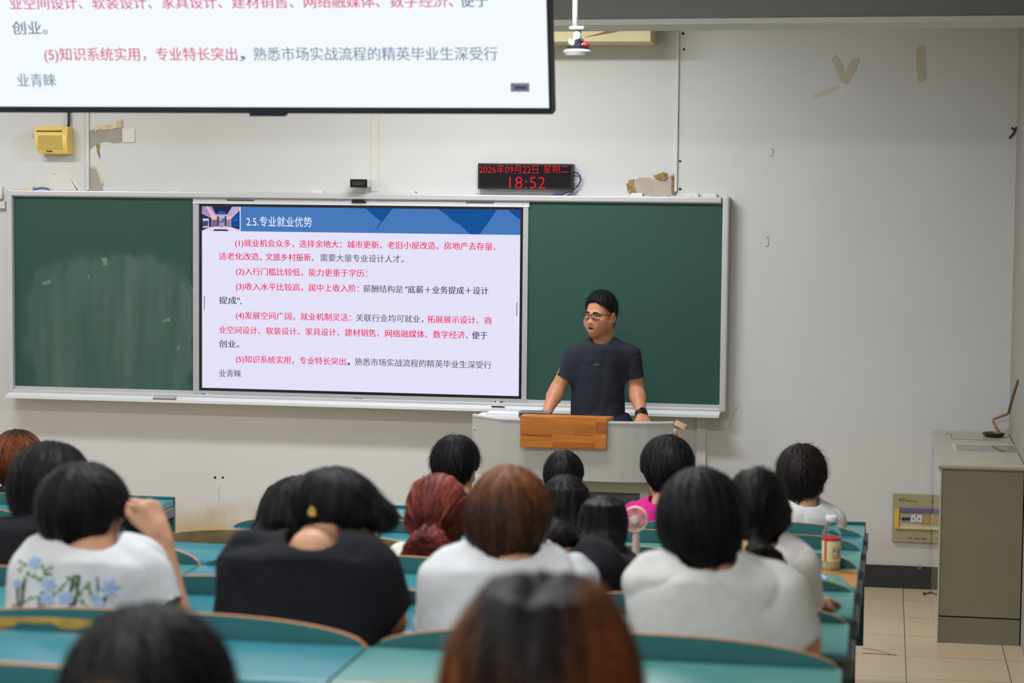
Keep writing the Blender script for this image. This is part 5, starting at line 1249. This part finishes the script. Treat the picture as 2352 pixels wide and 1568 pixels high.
pearls(fp[0], tieF+np.array([0, -.02, 0]), .024, 14, .0052, (0, .35, 1), jitter=.35, m=mat('bead_silver', (206, 204, 210), .12, metal=.4))
obj('neck_cord', MB().tube([Vector(PX(1003, 1232, Yf-.06)), Vector(PX(1020, 1236, Yf-.055)), Vector(PX(1032, 1244, Yf-.04)), Vector(PX(1040, 1255, Yf-.01))], .0028, 6), mat('cord_red', (186, 20, 30), .5), fp[0], smooth=True)
# D, long hair, mostly behind the big black tee
hd_ = curtain([(1275, 558, 800, .045, -.12), (1240, 566, 800, .05, -.09), (1200, 583, 795), (1160, 600, 785), (1130, 620, 768)], 5.95, .06)
student('D', 'student with long black hair in white, half hidden by the large black tee', 4, 5.95, (690, 1091, 82), [(1238, 655, 725), (1252, 556, 800), (1272, 536, 830), (1300, 532, 836), (1420, 532, 836)], white,
        'long', ((12, 12, 13), (28, 27, 28)), t=.009, hairextra=hd_, opt={'sc': 0.98, 'ext': (.28, .22, .34, .17)}, neck=(690, 1240))
# B, hunched, black tee
student('B', 'student with black hair hunched in a black tee, behind the flower-print tee', 5, 5.15, (114, 1017, 86), [(1176, 60, 170), (1190, -25, 225), (1215, -60, 272), (1250, -80, 306), (1300, -88, 326), (1440, -90, 330)], blkc,
        'bowl', ((11, 11, 13), (28, 28, 32)), yaw=12, pitch=26, t=.013, opt={'sc': 0.95, 'nape': -.095, 'napew': .05}, neck=(130, 1185), lean=.35, L=(.06, .12), lift=.007)
# O, ponytail and white blouse
Yo = 5.2; po = _Pony(PX(1735, 1236, Yo-.06))
otail = tail([(1735, 1236, -.06, 13), (1738, 1262, -.12, 22), (1752, 1295, -.15, 44), (1776, 1330, -.15, 40), (1804, 1354, -.14, 14)], Yo)
def oh(vx, h): po.h = h; otail(vx, h)
op_ = student('O', 'student with black ponytail in a loose white blouse, right side of the fifth row', 5, Yo, (1743, 1069, 71), [(1240, 1704, 1775), (1254, 1684, 1810), (1270, 1670, 1842), (1300, 1662, 1858), (1350, 1656, 1862), (1440, 1652, 1860)], blouse,
        'pony', ((12, 11, 11), (26, 24, 23)), roll=-4, t=.009, opt={'sc': 0.88, 'tie': -.075, 'ext': (.2, .26, .36, .17)}, hairextra=oh, neck=(1738, 1244), flow=po, lean=.2, fold=.012,
        arms=[(PX(1830, 1300, Yo), PX(1846, 1388, Yo+.06), NPV(un(1858, 1384, Z=rowz(5)+DESK+.025)), (.42, .9, -.05), (0, .05, -1), -1, {'curl': (12, 16, 14), 's': .85})],
        sleeves=[(PX(1826, 1298, Yo), PX(1840, 1384, Yo+.05), .052, .056), (PX(1842, 1382, Yo+.05), NPV(un(1855, 1385, Z=rowz(5)+DESK+.03)), .05, .036)])
# C, white tee with flowers, hand raised beside the face
Yc_ = 4.35; el, wr = PX(408, 1440, Yc_+.03), PX(372, 1243, Yc_+.07)
cp = student('C', 'student with black hair and glasses in a white flower-print tee, raising one hand', 6, Yc_, (194, 1064, 94), [(1247, 140, 262), (1257, 98, 308), (1275, 60, 340), (1305, 33, 352), (1350, 23, 352), (1440, 20, 350)], white,
        'bowl', ((11, 11, 13), (24, 24, 27)), yaw=17, pitch=4, roll=0, opt={'sc': 0.9, 'top': -.012, 'nape': -.07, 'napew': .042, 'p0': (0, .03, .03), 'n': (0, .6, -.8)}, neck=(205, 1246), h=.005, fold=.007, lean=.2,
        arms=[(PX(330, 1312, Yc_), el, wr, (-.42, .12, .9), (-.88, .25, -.35), 1, {'curl': (58, 62, 34), 's': 1.0, 'thumb': 25})],
        sleeves=[(PX(322, 1316, Yc_), PX(372, 1400, Yc_-.01), .052, .052)])
# E, large black tee, head turned and bent to the right
Ye = 4.4
ep = student('E', 'student in a large black tee, head bent right with white earbud and yellow hair clip', 6, Ye, (776, 1077, 88), [(1237, 668, 770), (1250, 572, 832), (1266, 520, 858), (1290, 505, 872), (1350, 495, 884), (1400, 489, 890), (1450, 487, 892)], blkc,
        'mushroom', ((11, 11, 13), (26, 26, 30)), yaw=86, pitch=15, roll=0, opt={'sc': .87, 'top': -.012, 'nape': -.035, 'napew': .05, 'p0': (0, .058, .01), 'n': (0, .9, -.43), 'low': .05, 'fringe': ((0, .094, .05), (.066, .052, .042)), 'ext': (.2, .18, .2, .18)}, neck=(722, 1240), h=.005, fold=.010, lean=.3,
        arms=[(PX(850, 1312, Ye), PX(893, 1425, Ye+.04), PX(866, 1306, Ye+.26), (-.25, .3, .9), (-.9, .1, -.3), 1, {'curl': (70, 80, 50), 's': .9})],
        sleeves=[(PX(848, 1314, Ye), PX(886, 1400, Ye+.03), .060, .062)], dyh=.10)
# H, brown hair, white tee
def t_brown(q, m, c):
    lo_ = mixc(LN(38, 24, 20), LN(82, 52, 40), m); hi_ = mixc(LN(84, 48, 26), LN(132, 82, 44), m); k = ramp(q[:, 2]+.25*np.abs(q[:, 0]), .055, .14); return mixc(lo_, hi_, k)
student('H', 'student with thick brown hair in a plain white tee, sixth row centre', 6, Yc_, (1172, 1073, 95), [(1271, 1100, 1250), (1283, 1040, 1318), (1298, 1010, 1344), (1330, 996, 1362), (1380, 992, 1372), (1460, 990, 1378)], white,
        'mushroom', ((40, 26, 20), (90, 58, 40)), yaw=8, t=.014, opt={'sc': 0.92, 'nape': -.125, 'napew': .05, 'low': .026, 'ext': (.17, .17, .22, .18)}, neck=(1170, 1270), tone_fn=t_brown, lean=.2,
        arms=[(PX(1012, 1330, Yc_), PX(995, 1440, Yc_+.05), PX(1005, 1430, Yc_+.28), (.3, .9, 0), (0, 0, -1), 1)],
        sleeves=[(PX(1015, 1330, Yc_), PX(1000, 1436, Yc_+.03), .055, .058)], L=(.07, .13))
# N, black bowl hair, pale tee
student('N', 'student with black bowl-cut hair in a light grey tee, right side of the sixth row', 6, Yc_, (1613, 1078, 102), [(1290, 1555, 1690), (1299, 1496, 1744), (1316, 1462, 1786), (1342, 1444, 1814), (1390, 1436, 1834), (1440, 1436, 1842), (1520, 1438, 1846)], offw,
        'bowl', ((11, 11, 13), (23, 23, 26)), yaw=2, pitch=18, roll=-7, t=.013, opt={'sc': 0.93, 'nape': -.115, 'napew': .044, 'low': .03, 'ext': (.17, .18, .21, .17)}, neck=(1622, 1290), lean=.25, fold=.010,
        arms=[(PX(1804, 1362, Yc_), PX(1842, 1480, Yc_+.0), PX(1810, 1450, Yc_+.25), (-.5, .8, 0), (0, 0, -1), -1)],
        sleeves=[(PX(1800, 1362, Yc_), PX(1836, 1466, Yc_+.0), .05, .052)], L=(.07, .13))
# Q and R, foreground heads
student('Q', 'blurred foreground student with black hair at the lower left', 8, 2.5, (345, 1394, 186), [(1650, 250, 440), (1690, 120, 580), (1750, 60, 640), (1900, 40, 660)], navyc,
        'bowl', ((9, 9, 11), (20, 20, 24)), pitch=10, t=.012, opt={'sc': 0.98}, neck=(345, 1640), count=900, lift=.012, dyh=.04,
        tone_fn=lambda q, m, c: mixc(c, LN(120, 92, 70), .75*np.exp(-(((q[:, 0]+.012)/.028)**2+((q[:, 2]-.045)/.02)**2))*(q[:, 1] < 0)))
Yr = 2.4
hr = curtain([(1800, 1000, 1485, .06, -.10), (1640, 1006, 1480, .075), (1568, 1012, 1474), (1500, 1030, 1460), (1450, 1052, 1440), (1400, 1088, 1408), (1360, 1125, 1370)], Yr, .085)
def t_tiger(q, m, c):
    o = mixc(LN(56, 30, 18), LN(150, 84, 38), m); k = ramp(np.abs(q[:, 0]+.006)+.25*np.maximum(0, .03-q[:, 2])*.6, .045, .105)
    st = .55*vnoise(np.stack([q[:, 0]*46, q[:, 2]*5, q[:, 1]*20], 1), 4)*ramp(q[:, 2], .07, -.05); k = np.clip(k+st*.8, 0, 1); return mixc(LN(24, 23, 25)+(LN(44, 42, 46)-LN(24, 23, 25))*m[:, None], o, k)
class _Down:
    h = None
    def __call__(s, p): return down_flow(s.h)(p)
pr_ = _Down()
def hr2(vx, h):
    pr_.h = h; hr(vx, h); vx.cone(h(0.004, -.10, .13), h(0.004, -.02, .145), .010, .010, .03, sub=True)
student('R', 'blurred foreground student with long orange-brown hair and dark roots', 8, Yr, (1243, 1312, 178), [(1700, 1160, 1330), (1740, 1030, 1460), (1800, 980, 1510), (1950, 970, 1520)], navyc,
        'long', ((24, 23, 25), (50, 48, 52)), t=.016, hairextra=hr2, opt={'sc': 0.95, 'ext': (.26, .22, .36, .18)}, neck=(1243, 1690), flow=pr_, tone_fn=t_tiger, count=1200, dyh=.04, L=(.1, .2), lift=.008)
# ------------------------------------------------ the speaker behind the podium
Ysp = 11.33
SKT = np.array(lin((184, 126, 94)))
def build_speaker():
    person = thing('person', 'speaker in glasses and black tee leaning both hands on the podium', 'person', (un(1380, 900, Y=Ysp).x, Ysp, 0))
    s_ = .945; hf = Frame((0, 0, 0), 207, 3, -2, s_)
    ax = np.array([.085, .106, .095])*s_; up_ = math.sqrt(sum((hf.M[2, i]*ax[i])**2 for i in range(3))); oc = hf.M@np.array([0, -.014, .042])*s_
    c = PX(1383, 668, Ysp-.06)-np.array([oc[0], oc[1], up_+oc[2]]); hf = Frame(c, 205, 3, -2, s_)
    rows = [(774, 1358, 1413, .055), (784, 1336, 1436, .085), (798, 1318, 1452, .105), (825, 1312, 1447, .118), (860, 1312, 1441, .122), (900, 1312, 1440, .122), (940, 1309, 1440, .12), (1010, 1307, 1440, .12)]
    sec = []
    for (v, a, b, d) in rows:
        A_, B_ = PX(a, v, Ysp), PX(b, v, Ysp); sec.append([(A_[2]+B_[2])/2, (A_[0]+B_[0])/2, Ysp-.05*max(0, (A_[2]-1.0)/.45), (B_[0]-A_[0])/2, d])
    sec.sort(); ztop = sec[-1][0]; nb = np.array([PX(1386, 778, Ysp)[0], sec[-1][2]+.005, ztop-.012])
    P_ = lambda u, v, y: PX(u, v, y)
    S1, E1, W1 = P_(1319, 817, Ysp-.04), P_(1281, 893, Ysp-.06), P_(1256, 946, Ysp-.18)
    S2, E2, W2 = P_(1450, 815, Ysp-.04), P_(1461, 893, Ysp-.02), P_(1474, 955, Ysp-.15)
    h = .0036; lo = np.array([W1[0]-.1, Ysp-.34, .80]); hi = np.array([W2[0]+.1, Ysp+.18, hf.c[2]+.15])
    vb = Vox(lo, hi, h); head(vb, hf)
    s = s_; E = lambda c, r, k=.01, **a: vb.ell(hf(*c), [x*s for x in r], hf.M, k*s, **a)
    for q in (-1, 1):                                   # cheeks, lids, ear rims, wings of the nose
        E((q*.038, .066, -.03), (.026, .024, .026), .02); E((q*.012, .093, -.036), (.008, .010, .008), .006)
        vb.cone(hf(q*.018, .083, .012), hf(q*.044, .076, .011), .006*s, .005*s, .006*s); vb.cone(hf(q*.018, .083, -.006), hf(q*.042, .077, -.005), .005*s, .004*s, .006*s)
    E((0, .045, -.05), (.064, .05, .05), .03); E((0, .084, -.056), (.024, .014, .012), .01); E((0, .08, -.084), (.022, .016, .012), .012)
    vb.cone(hf(-.02, .088, -.058), hf(.02, .088, -.058), .006*s, .006*s, .006*s); vb.cone(hf(-.016, .088, -.078), hf(.016, .088, -.078), .0065*s, .0065*s, .006*s)
    E((0, .096, -.068), (.017, .020, .0075), .004, sub=True)
    vb.cone(hf(0, -.026, -.045), nb+np.array([0, 0, -.03]), .060*s, .066, .03)
    vb.loft([[q[0]-.03, q[1], q[2], max(q[3]-.05, .03), max(q[4]-.04, .03)] for q in sec[:-1]], .04)
    for (a, e, w, dh, side) in ((S1, E1, W1, (-.25, -.75, -.5), 1), (S2, E2, W2, (.35, -.75, -.45), -1)):
        vb.cone(a, e, .044, .040, .03); vb.cone(e, e+(w-e)*.3, .040, .041, .02); vb.cone(e+(w-e)*.3, w, .041, .027, .02); hand(vb, w, dh, (0, -.3, -1), side, curl=(14, 20, 16), s=1.0)
    V, F = vb.mesh(1); q = hf.loc(V); cols = np.repeat(SKT[None], len(V), 0)
    lip = np.exp(-((q[:, 0]/.026)**4+((q[:, 2]+.068)/.017)**4))*(q[:, 1] > .07); cols = cols+(C_LIP*.8-cols)*lip[:, None]*.7
    ear = np.exp(-(((np.abs(q[:, 0])-.085)/.016)**2+((q[:, 2]+.01)/.04)**2)); cols = cols*(1-ear[:, None]*np.array([0, .15, .15]))
    stub = .25*np.exp(-((q[:, 2]+.085)/.03)**2)*(q[:, 1] > 0)*(np.abs(q[:, 0]) < .07); cols = cols*(1-stub[:, None]*np.array([.35, .25, .2]))
    np_obj('body', V, F, skin, person, cols)
    vs = Vox(lo-.03, hi, .0045); vs.loft(sec, .05)
    for (sh, e, rb) in ((S1, P_(1295, 870, Ysp-.055), .049), (S2, P_(1460, 870, Ysp-.03), .049)):
        vs.cone(nb-np.array([0, 0, .035]), sh+np.array([0, 0, -.012]), .045, .045, .05); vs.cone(sh, e, .054, rb+.006, .05, cap=True)
    nk = hf(0, -.03, -.06); nd = nrm(nk-nb)
    vs.cone(nb-nd*.02, nk+nd*.1, .062, .07, .008, sub=True)
    vs.ell(nb+np.array([0, -.06, .015]), (.055, .05, .035), k=.01, sub=True)
    V, F = vs.mesh(1); V = folds(V, F, .007, sc=(8, 8, 4), seed=11, fine=.0008, mask=np.clip((np.linalg.norm(V-nb, axis=1)-.08)/.05, .06, 1)); np_obj('shirt', V, F, mat('charcoal_tee', (38, 41, 50), .85, noise_amt=.05, noise_scale=30, bump=.25, bump_scale=420, spec=.2), person)
    tree = BVHTree.FromPolygons([Vector(v) for v in V], F.tolist())
    mb = MB()
    for (u0, u1, v, t_) in [(1367, 1376, 834.2, .7), (1362, 1379, 837.3, .8)]:
        n_ = 9
        for i in range(n_):
            if i % 4 == 3: continue
            ua = u0+(u1-u0)*i/n_; ub = u0+(u1-u0)*(i+.8)/n_
            P4 = [ray_hit(tree, u, vv) for (u, vv) in ((ua, v), (ub, v), (ub, v+t_), (ua, v+t_))]
            if all(P4): mb.quad(*P4)
    if mb.v: obj('chest_print', mb, mat('print_pale', (200, 204, 206), .6), person, fix=False)
    mbc = MB(); ex, ey = np.array([1, 0, 0]), np.array([0, 1, 0])
    mbc.tube([Vector(nb+np.array([.068*math.cos(i*math.pi/16), -.008+.070*math.sin(i*math.pi/16), -.004+.022*math.sin(i*math.pi/16)])) for i in range(33)], .006, 6)
    obj('collar', mbc, mat('collar_black', (24, 25, 30), .85), person, smooth=True)
    hair(person, hf, 'short', ((11, 11, 13), (24, 24, 27)), .008, {'p0': (0, .076, .088), 'n': (0, .72, -.69), 'nape': -.07, 'napew': .045, 'earu': .004, 'top': .006, 'crown': (0, -.03, .12)}, 1500, h_vox=.004, seed=5, L=(.02, .045), lift=.012, width=.0012)
    # face parts
    dark = mat('eye_dark', (22, 18, 16), .2); wht = mat('eye_white', (206, 196, 186), .3)
    for q in (-1, 1):
        mb = MB(); c_ = hf(q*.031, .080, .003); mb.lathe([(.0095*math.sin(math.pi*j/8), -.006*math.cos(math.pi*j/8)) for j in range(9)], Vector(c_), Vector(hf.F), 14)
        eo = obj('eye', mb, wht, person, smooth=True)
        mb = MB(); mb.lathe([(.0052, .0052), (.004, .0068), (.0005, .0072)], Vector(c_), Vector(hf.F), 12); obj('iris', mb, dark, eo, smooth=True)
        mb = MB(); mb.tube([Vector(hf(q*.012, .0965, .0235)), Vector(hf(q*.028, .0935, .0265)), Vector(hf(q*.048, .084, .020))], [.0034, .0042, .0022], 6); obj('eyebrow', mb, mat('brow_black', (28, 24, 22), .8), person, smooth=True)
    mb = MB(); mb.lathe([(.015*math.sin(math.pi*j/8), -.004*math.cos(math.pi*j/8)) for j in range(9)], Vector(hf(0, .078, -.068)), Vector(hf.F), 16); obj('mouth_interior', mb, mat('mouth_dark', (62, 26, 24), .6), person, smooth=True)
    mb = MB(); mb.tube([Vector(hf(-.011, .0825, -.0645)), Vector(hf(0, .0865, -.0645)), Vector(hf(.011, .0825, -.0645))], .0028, 6); obj('teeth', mb, mat('teeth_white', (216, 208, 196), .3), person, smooth=True)
    glasses(person, hf, mat('frame_black', (24, 24, 28), .3))
    # watch on the wrist at picture right
    d_ = nrm(W2-E2); p_ = W2-d_*.012
    mb = MB(); u_ = nrm(np.cross(d_, (0, 1, 0))); v_ = np.cross(d_, u_)
    for k_ in (-.009, 0, .009): mb.tube([Vector(p_+d_*k_+(u_*math.cos(i*math.pi/12)+v_*math.sin(i*math.pi/12))*.0295) for i in range(25)], .0052, 6)
    wt = obj('watch_strap', mb, mat('strap_black', (34, 34, 38), .5), person, smooth=True)
    out = nrm(np.array([.35, -.8, .45])-d_*np.dot(np.array([.35, -.8, .45]), d_))
    obj('watch_face', MB().lathe([(.018, 0), (.0195, .004), (.0185, .0095), (.016, .0105)], Vector(p_+out*.028), Vector(out), 20), mat('watch_black', (18, 18, 20), .15), wt, smooth='auto')
    legs(person, (person['_o'][0], Ysp+.0, .92), denim, False, floor=0., turn=-1)
    return person
from mathutils.bvhtree import BVHTree
def ray_hit(tree, u, v, off=.0025):
    d_ = (RGT*((u-1176)/FPX)+DWN*((v-784)/FPX)+FWD).normalized(); o_ = Vector((0, 0, CAM_Z))
    p, n, i, dist = tree.ray_cast(o_, d_)
    if p is None: return None
    return p+(n if n.dot(d_) < 0 else -n)*off
def glasses(person, hf, m, lens=True, sc=1.):
    lw, lh, cy = .026, .017, .003
    def rim(q):
        pts = []
        for i in range(25):
            a_ = 2*math.pi*i/24; x = lw*math.copysign(abs(math.cos(a_))**.55, math.cos(a_)); z = lh*math.copysign(abs(math.sin(a_))**.6, math.sin(a_))
            pts.append(Vector(hf(q*.0325+x, .106-.22*max(0, abs(q*.0325+x)-.02)*abs(q*.0325+x)*8, cy+z*(1 if z > 0 else 1.05))))
        return pts
    mb = MB()
    for q in (-1, 1):
        mb.tube(rim(q), .0015*sc, 6)
        rp = rim(q); mb.tube([r_ for r_ in rp[1:12]], .0021*sc, 6)
        mb.tube([Vector(hf(q*.058, .098, cy+.009)), Vector(hf(q*.071, .085, cy+.010)), Vector(hf(q*.079, .03, cy+.008)), Vector(hf(q*.083, -.005, cy+.004)), Vector(hf(q*.084, -.02, -.014))], .0021*sc, 6)
    mb.tube([Vector(hf(-.008, .108, cy+.004)), Vector(hf(0, .111, cy+.007)), Vector(hf(.008, .108, cy+.004))], .0018*sc, 6)
    g = obj('glasses', mb, m, person, smooth=True)
    if lens:
        gm = mat('lens_clear', (240, 244, 246), .02, trans=1.0); gm.node_tree.nodes['Principled BSDF'].inputs['IOR'].default_value = 1.03
        for q in (-1, 1):
            mb = MB(); r_ = rim(q)[:-1]; mb.add(r_+[p+Vector(hf.F)*.0008 for p in r_], [list(range(24)), list(range(47, 23, -1))]+[(i, i+24, (i+1) % 24+24, (i+1) % 24) for i in range(24)])
            obj('lens', mb, gm, g)
    return g
build_speaker()
# ------------------------------------------------ details worn by the students
def tree_of(o):
    b = Vector(root_of(o)['_o']); me = o.data
    return BVHTree.FromPolygons([v.co+b for v in me.vertices], [list(p.vertices) for p in me.polygons])
def kid(person, n): return [c for c in person.children if c.name.split('.')[0] == n][0]
glasses(cp[0], cp[1], mat('frame_dark', (40, 38, 40), .3)); glasses(ep[0], ep[1], MATS['frame_black'], sc=1.5)
h_ = ep[1]
mb = MB(); e0 = h_(.0945, .006, -.016); mb.lathe([(.008*math.sin(math.pi*j/6), -.008*math.cos(math.pi*j/6)) for j in range(7)], Vector(e0), n=10); mb.tube([Vector(e0), Vector(h_(.098, .012, -.024)), Vector(h_(.098, .026, -.050))], [.0065, .0045, .0042], 8)
obj('earbud', mb, mat('earbud_white', (228, 228, 224), .25), ep[0], smooth=True)['label'] = 'white wireless earbud'
th_ = tree_of(kid(ep[0], 'hair')); mb = MB()
pts = [ray_hit(th_, u, v, .006) for (u, v) in [(718, 1160), (724, 1166), (731, 1176), (727, 1182), (719, 1184), (712, 1180), (711, 1171)]]
if all(pts):
    c_ = sum(pts, Vector())/len(pts); nrm_ = (Vector((0, 0, CAM_Z))-c_).normalized()
    mb.add(pts+[p_-nrm_*.006 for p_ in pts], [list(range(7)), list(range(13, 6, -1))]+[(i, i+7, (i+1) % 7+7, (i+1) % 7) for i in range(7)])
    obj('hair_clip', mb, mat('clip_yellow', (208, 178, 92), .4, noise_amt=.1, noise_scale=200), ep[0])['label'] = 'pale yellow hair clip'
# printed lilies and lettering strokes across the back of the white tee
ts = tree_of(kid(cp[0], 'shirt'))
def decal(name, polys, m, off):
    mb = MB()
    for poly in polys:
        q_ = [ray_hit(ts, u, v, off) for (u, v) in poly]
        if all(q_): mb.quad(*q_)
    if mb.v: obj(name, mb, m, cp[0], fix=False)
def stroke(pts, wd):
    out = []
    for (a, b) in zip(pts, pts[1:]):
        n_ = max(2, int(math.hypot(b[0]-a[0], b[1]-a[1])/6))
        dx, dy = b[0]-a[0], b[1]-a[1]; l_ = math.hypot(dx, dy); nx, ny = -dy/l_*wd/2, dx/l_*wd/2
        for i in range(n_):
            t0, t1 = i/n_, (i+1)/n_; out.append([(a[0]+dx*t0+nx, a[1]+dy*t0+ny), (a[0]+dx*t1+nx, a[1]+dy*t1+ny), (a[0]+dx*t1-nx, a[1]+dy*t1-ny), (a[0]+dx*t0-nx, a[1]+dy*t0-ny)])
    return out
Z5 = lambda L: [(x/4.93, 1250+y/4.93) for (x, y) in L]
ink = []
for L_, w_ in (([(295, 372), (262, 600), (240, 790)], 5), ([(200, 480), (212, 640), (222, 790)], 5), ([(268, 470), (262, 600)], 6), ([(500, 340), (600, 332)], 4), ([(845, 356), (800, 540)], 7), ([(898, 356), (870, 560), (845, 690)], 6), ([(845, 650), (790, 706)], 6), ([(830, 356), (905, 352)], 4),
               ([(1105, 370), (1102, 550)], 5), ([(1100, 460), (1140, 510)], 5), ([(1200, 570), (1180, 650)], 7), ([(420, 715), (515, 695)], 4), ([(455, 620), (440, 715)], 4), ([(460, 545), (500, 540)], 4), ([(1035, 745), (1075, 735)], 4), ([(1255, 600), (1262, 660)], 2)):
    ink += stroke(Z5(L_), w_)
decal('back_lettering', ink, mat('print_black', (40, 40, 46), .7), .0028)
leaf = []; rg = random.Random(3)
for L_ in ([(240, 190), (290, 235), (230, 285)], [(480, 240), (520, 290), (580, 262)], [(320, 330), (380, 352), (440, 392), (470, 400)], [(250, 465), (266, 540)], [(290, 640), (350, 597), (440, 602)], [(620, 552), (690, 512), (720, 465), (790, 392), (850, 432), (862, 472)],
           [(1002, 440), (960, 490), (890, 552)], [(1005, 500), (1010, 545)], [(850, 600), (930, 642), (990, 702)], [(385, 735), (376, 790)], [(180, 690), (172, 760)], [(770, 370), (850, 372)]):
    leaf += stroke(Z5(L_), 1.8)
    for (x, y) in Z5(L_):
        for _ in range(2):
            a_ = rg.uniform(0, 6.28); r_ = rg.uniform(4, 7); cx1, cy1 = x+rg.uniform(-3, 3), y+rg.uniform(-3, 3)
            leaf.append([(cx1+r_*math.cos(a_), cy1+r_*math.sin(a_)), (cx1+r_*.45*math.cos(a_+1.57), cy1+r_*.45*math.sin(a_+1.57)), (cx1-r_*math.cos(a_), cy1-r_*math.sin(a_)), (cx1-r_*.45*math.cos(a_+1.57), cy1-r_*.45*math.sin(a_+1.57))])
decal('leaf_print', leaf, mat('print_green', (96, 138, 52), .7), .0034)
pb1, pb2, pb3 = [], [], []
for (x, y, r_) in ((400, 205, 17), (212, 440, 13), (560, 450, 20), (540, 612, 20), (745, 605, 20), (1240, 485, 24), (1085, 605, 15), (1130, 712, 19)):
    cx1, cy1 = x/4.93, 1250+y/4.93; a0 = rg.uniform(0, 1)
    for k_ in range(6):
        a_ = a0+k_*math.pi/3; c1, s1 = math.cos(a_), math.sin(a_); P2 = lambda l, w: (cx1+l*r_*c1-w*r_*s1, cy1+l*r_*s1+w*r_*c1)
        pb1.append([P2(.05, -.05), P2(.35, -.26), P2(.72, -.2), P2(1.05, 0), P2(.72, .2), P2(.35, .26), P2(.05, .05)])
        pb2.append([P2(.1, -.03), P2(.4, -.09), P2(.8, 0), P2(.4, .09), P2(.1, .03)])
    pb3.append([(cx1-2, cy1), (cx1, cy1-2), (cx1+2, cy1), (cx1, cy1+2)])
decal('petal_print', pb1, mat('print_pale_blue', (176, 204, 234), .7), .0040); decal('petal_vein_print', pb2, mat('print_blue', (118, 164, 220), .7), .0046); decal('stamen_print', pb3, mat('print_yellow', (206, 190, 110), .7), .0052)
for o in bpy.data.objects:
    if '_o' in o: del o['_o']
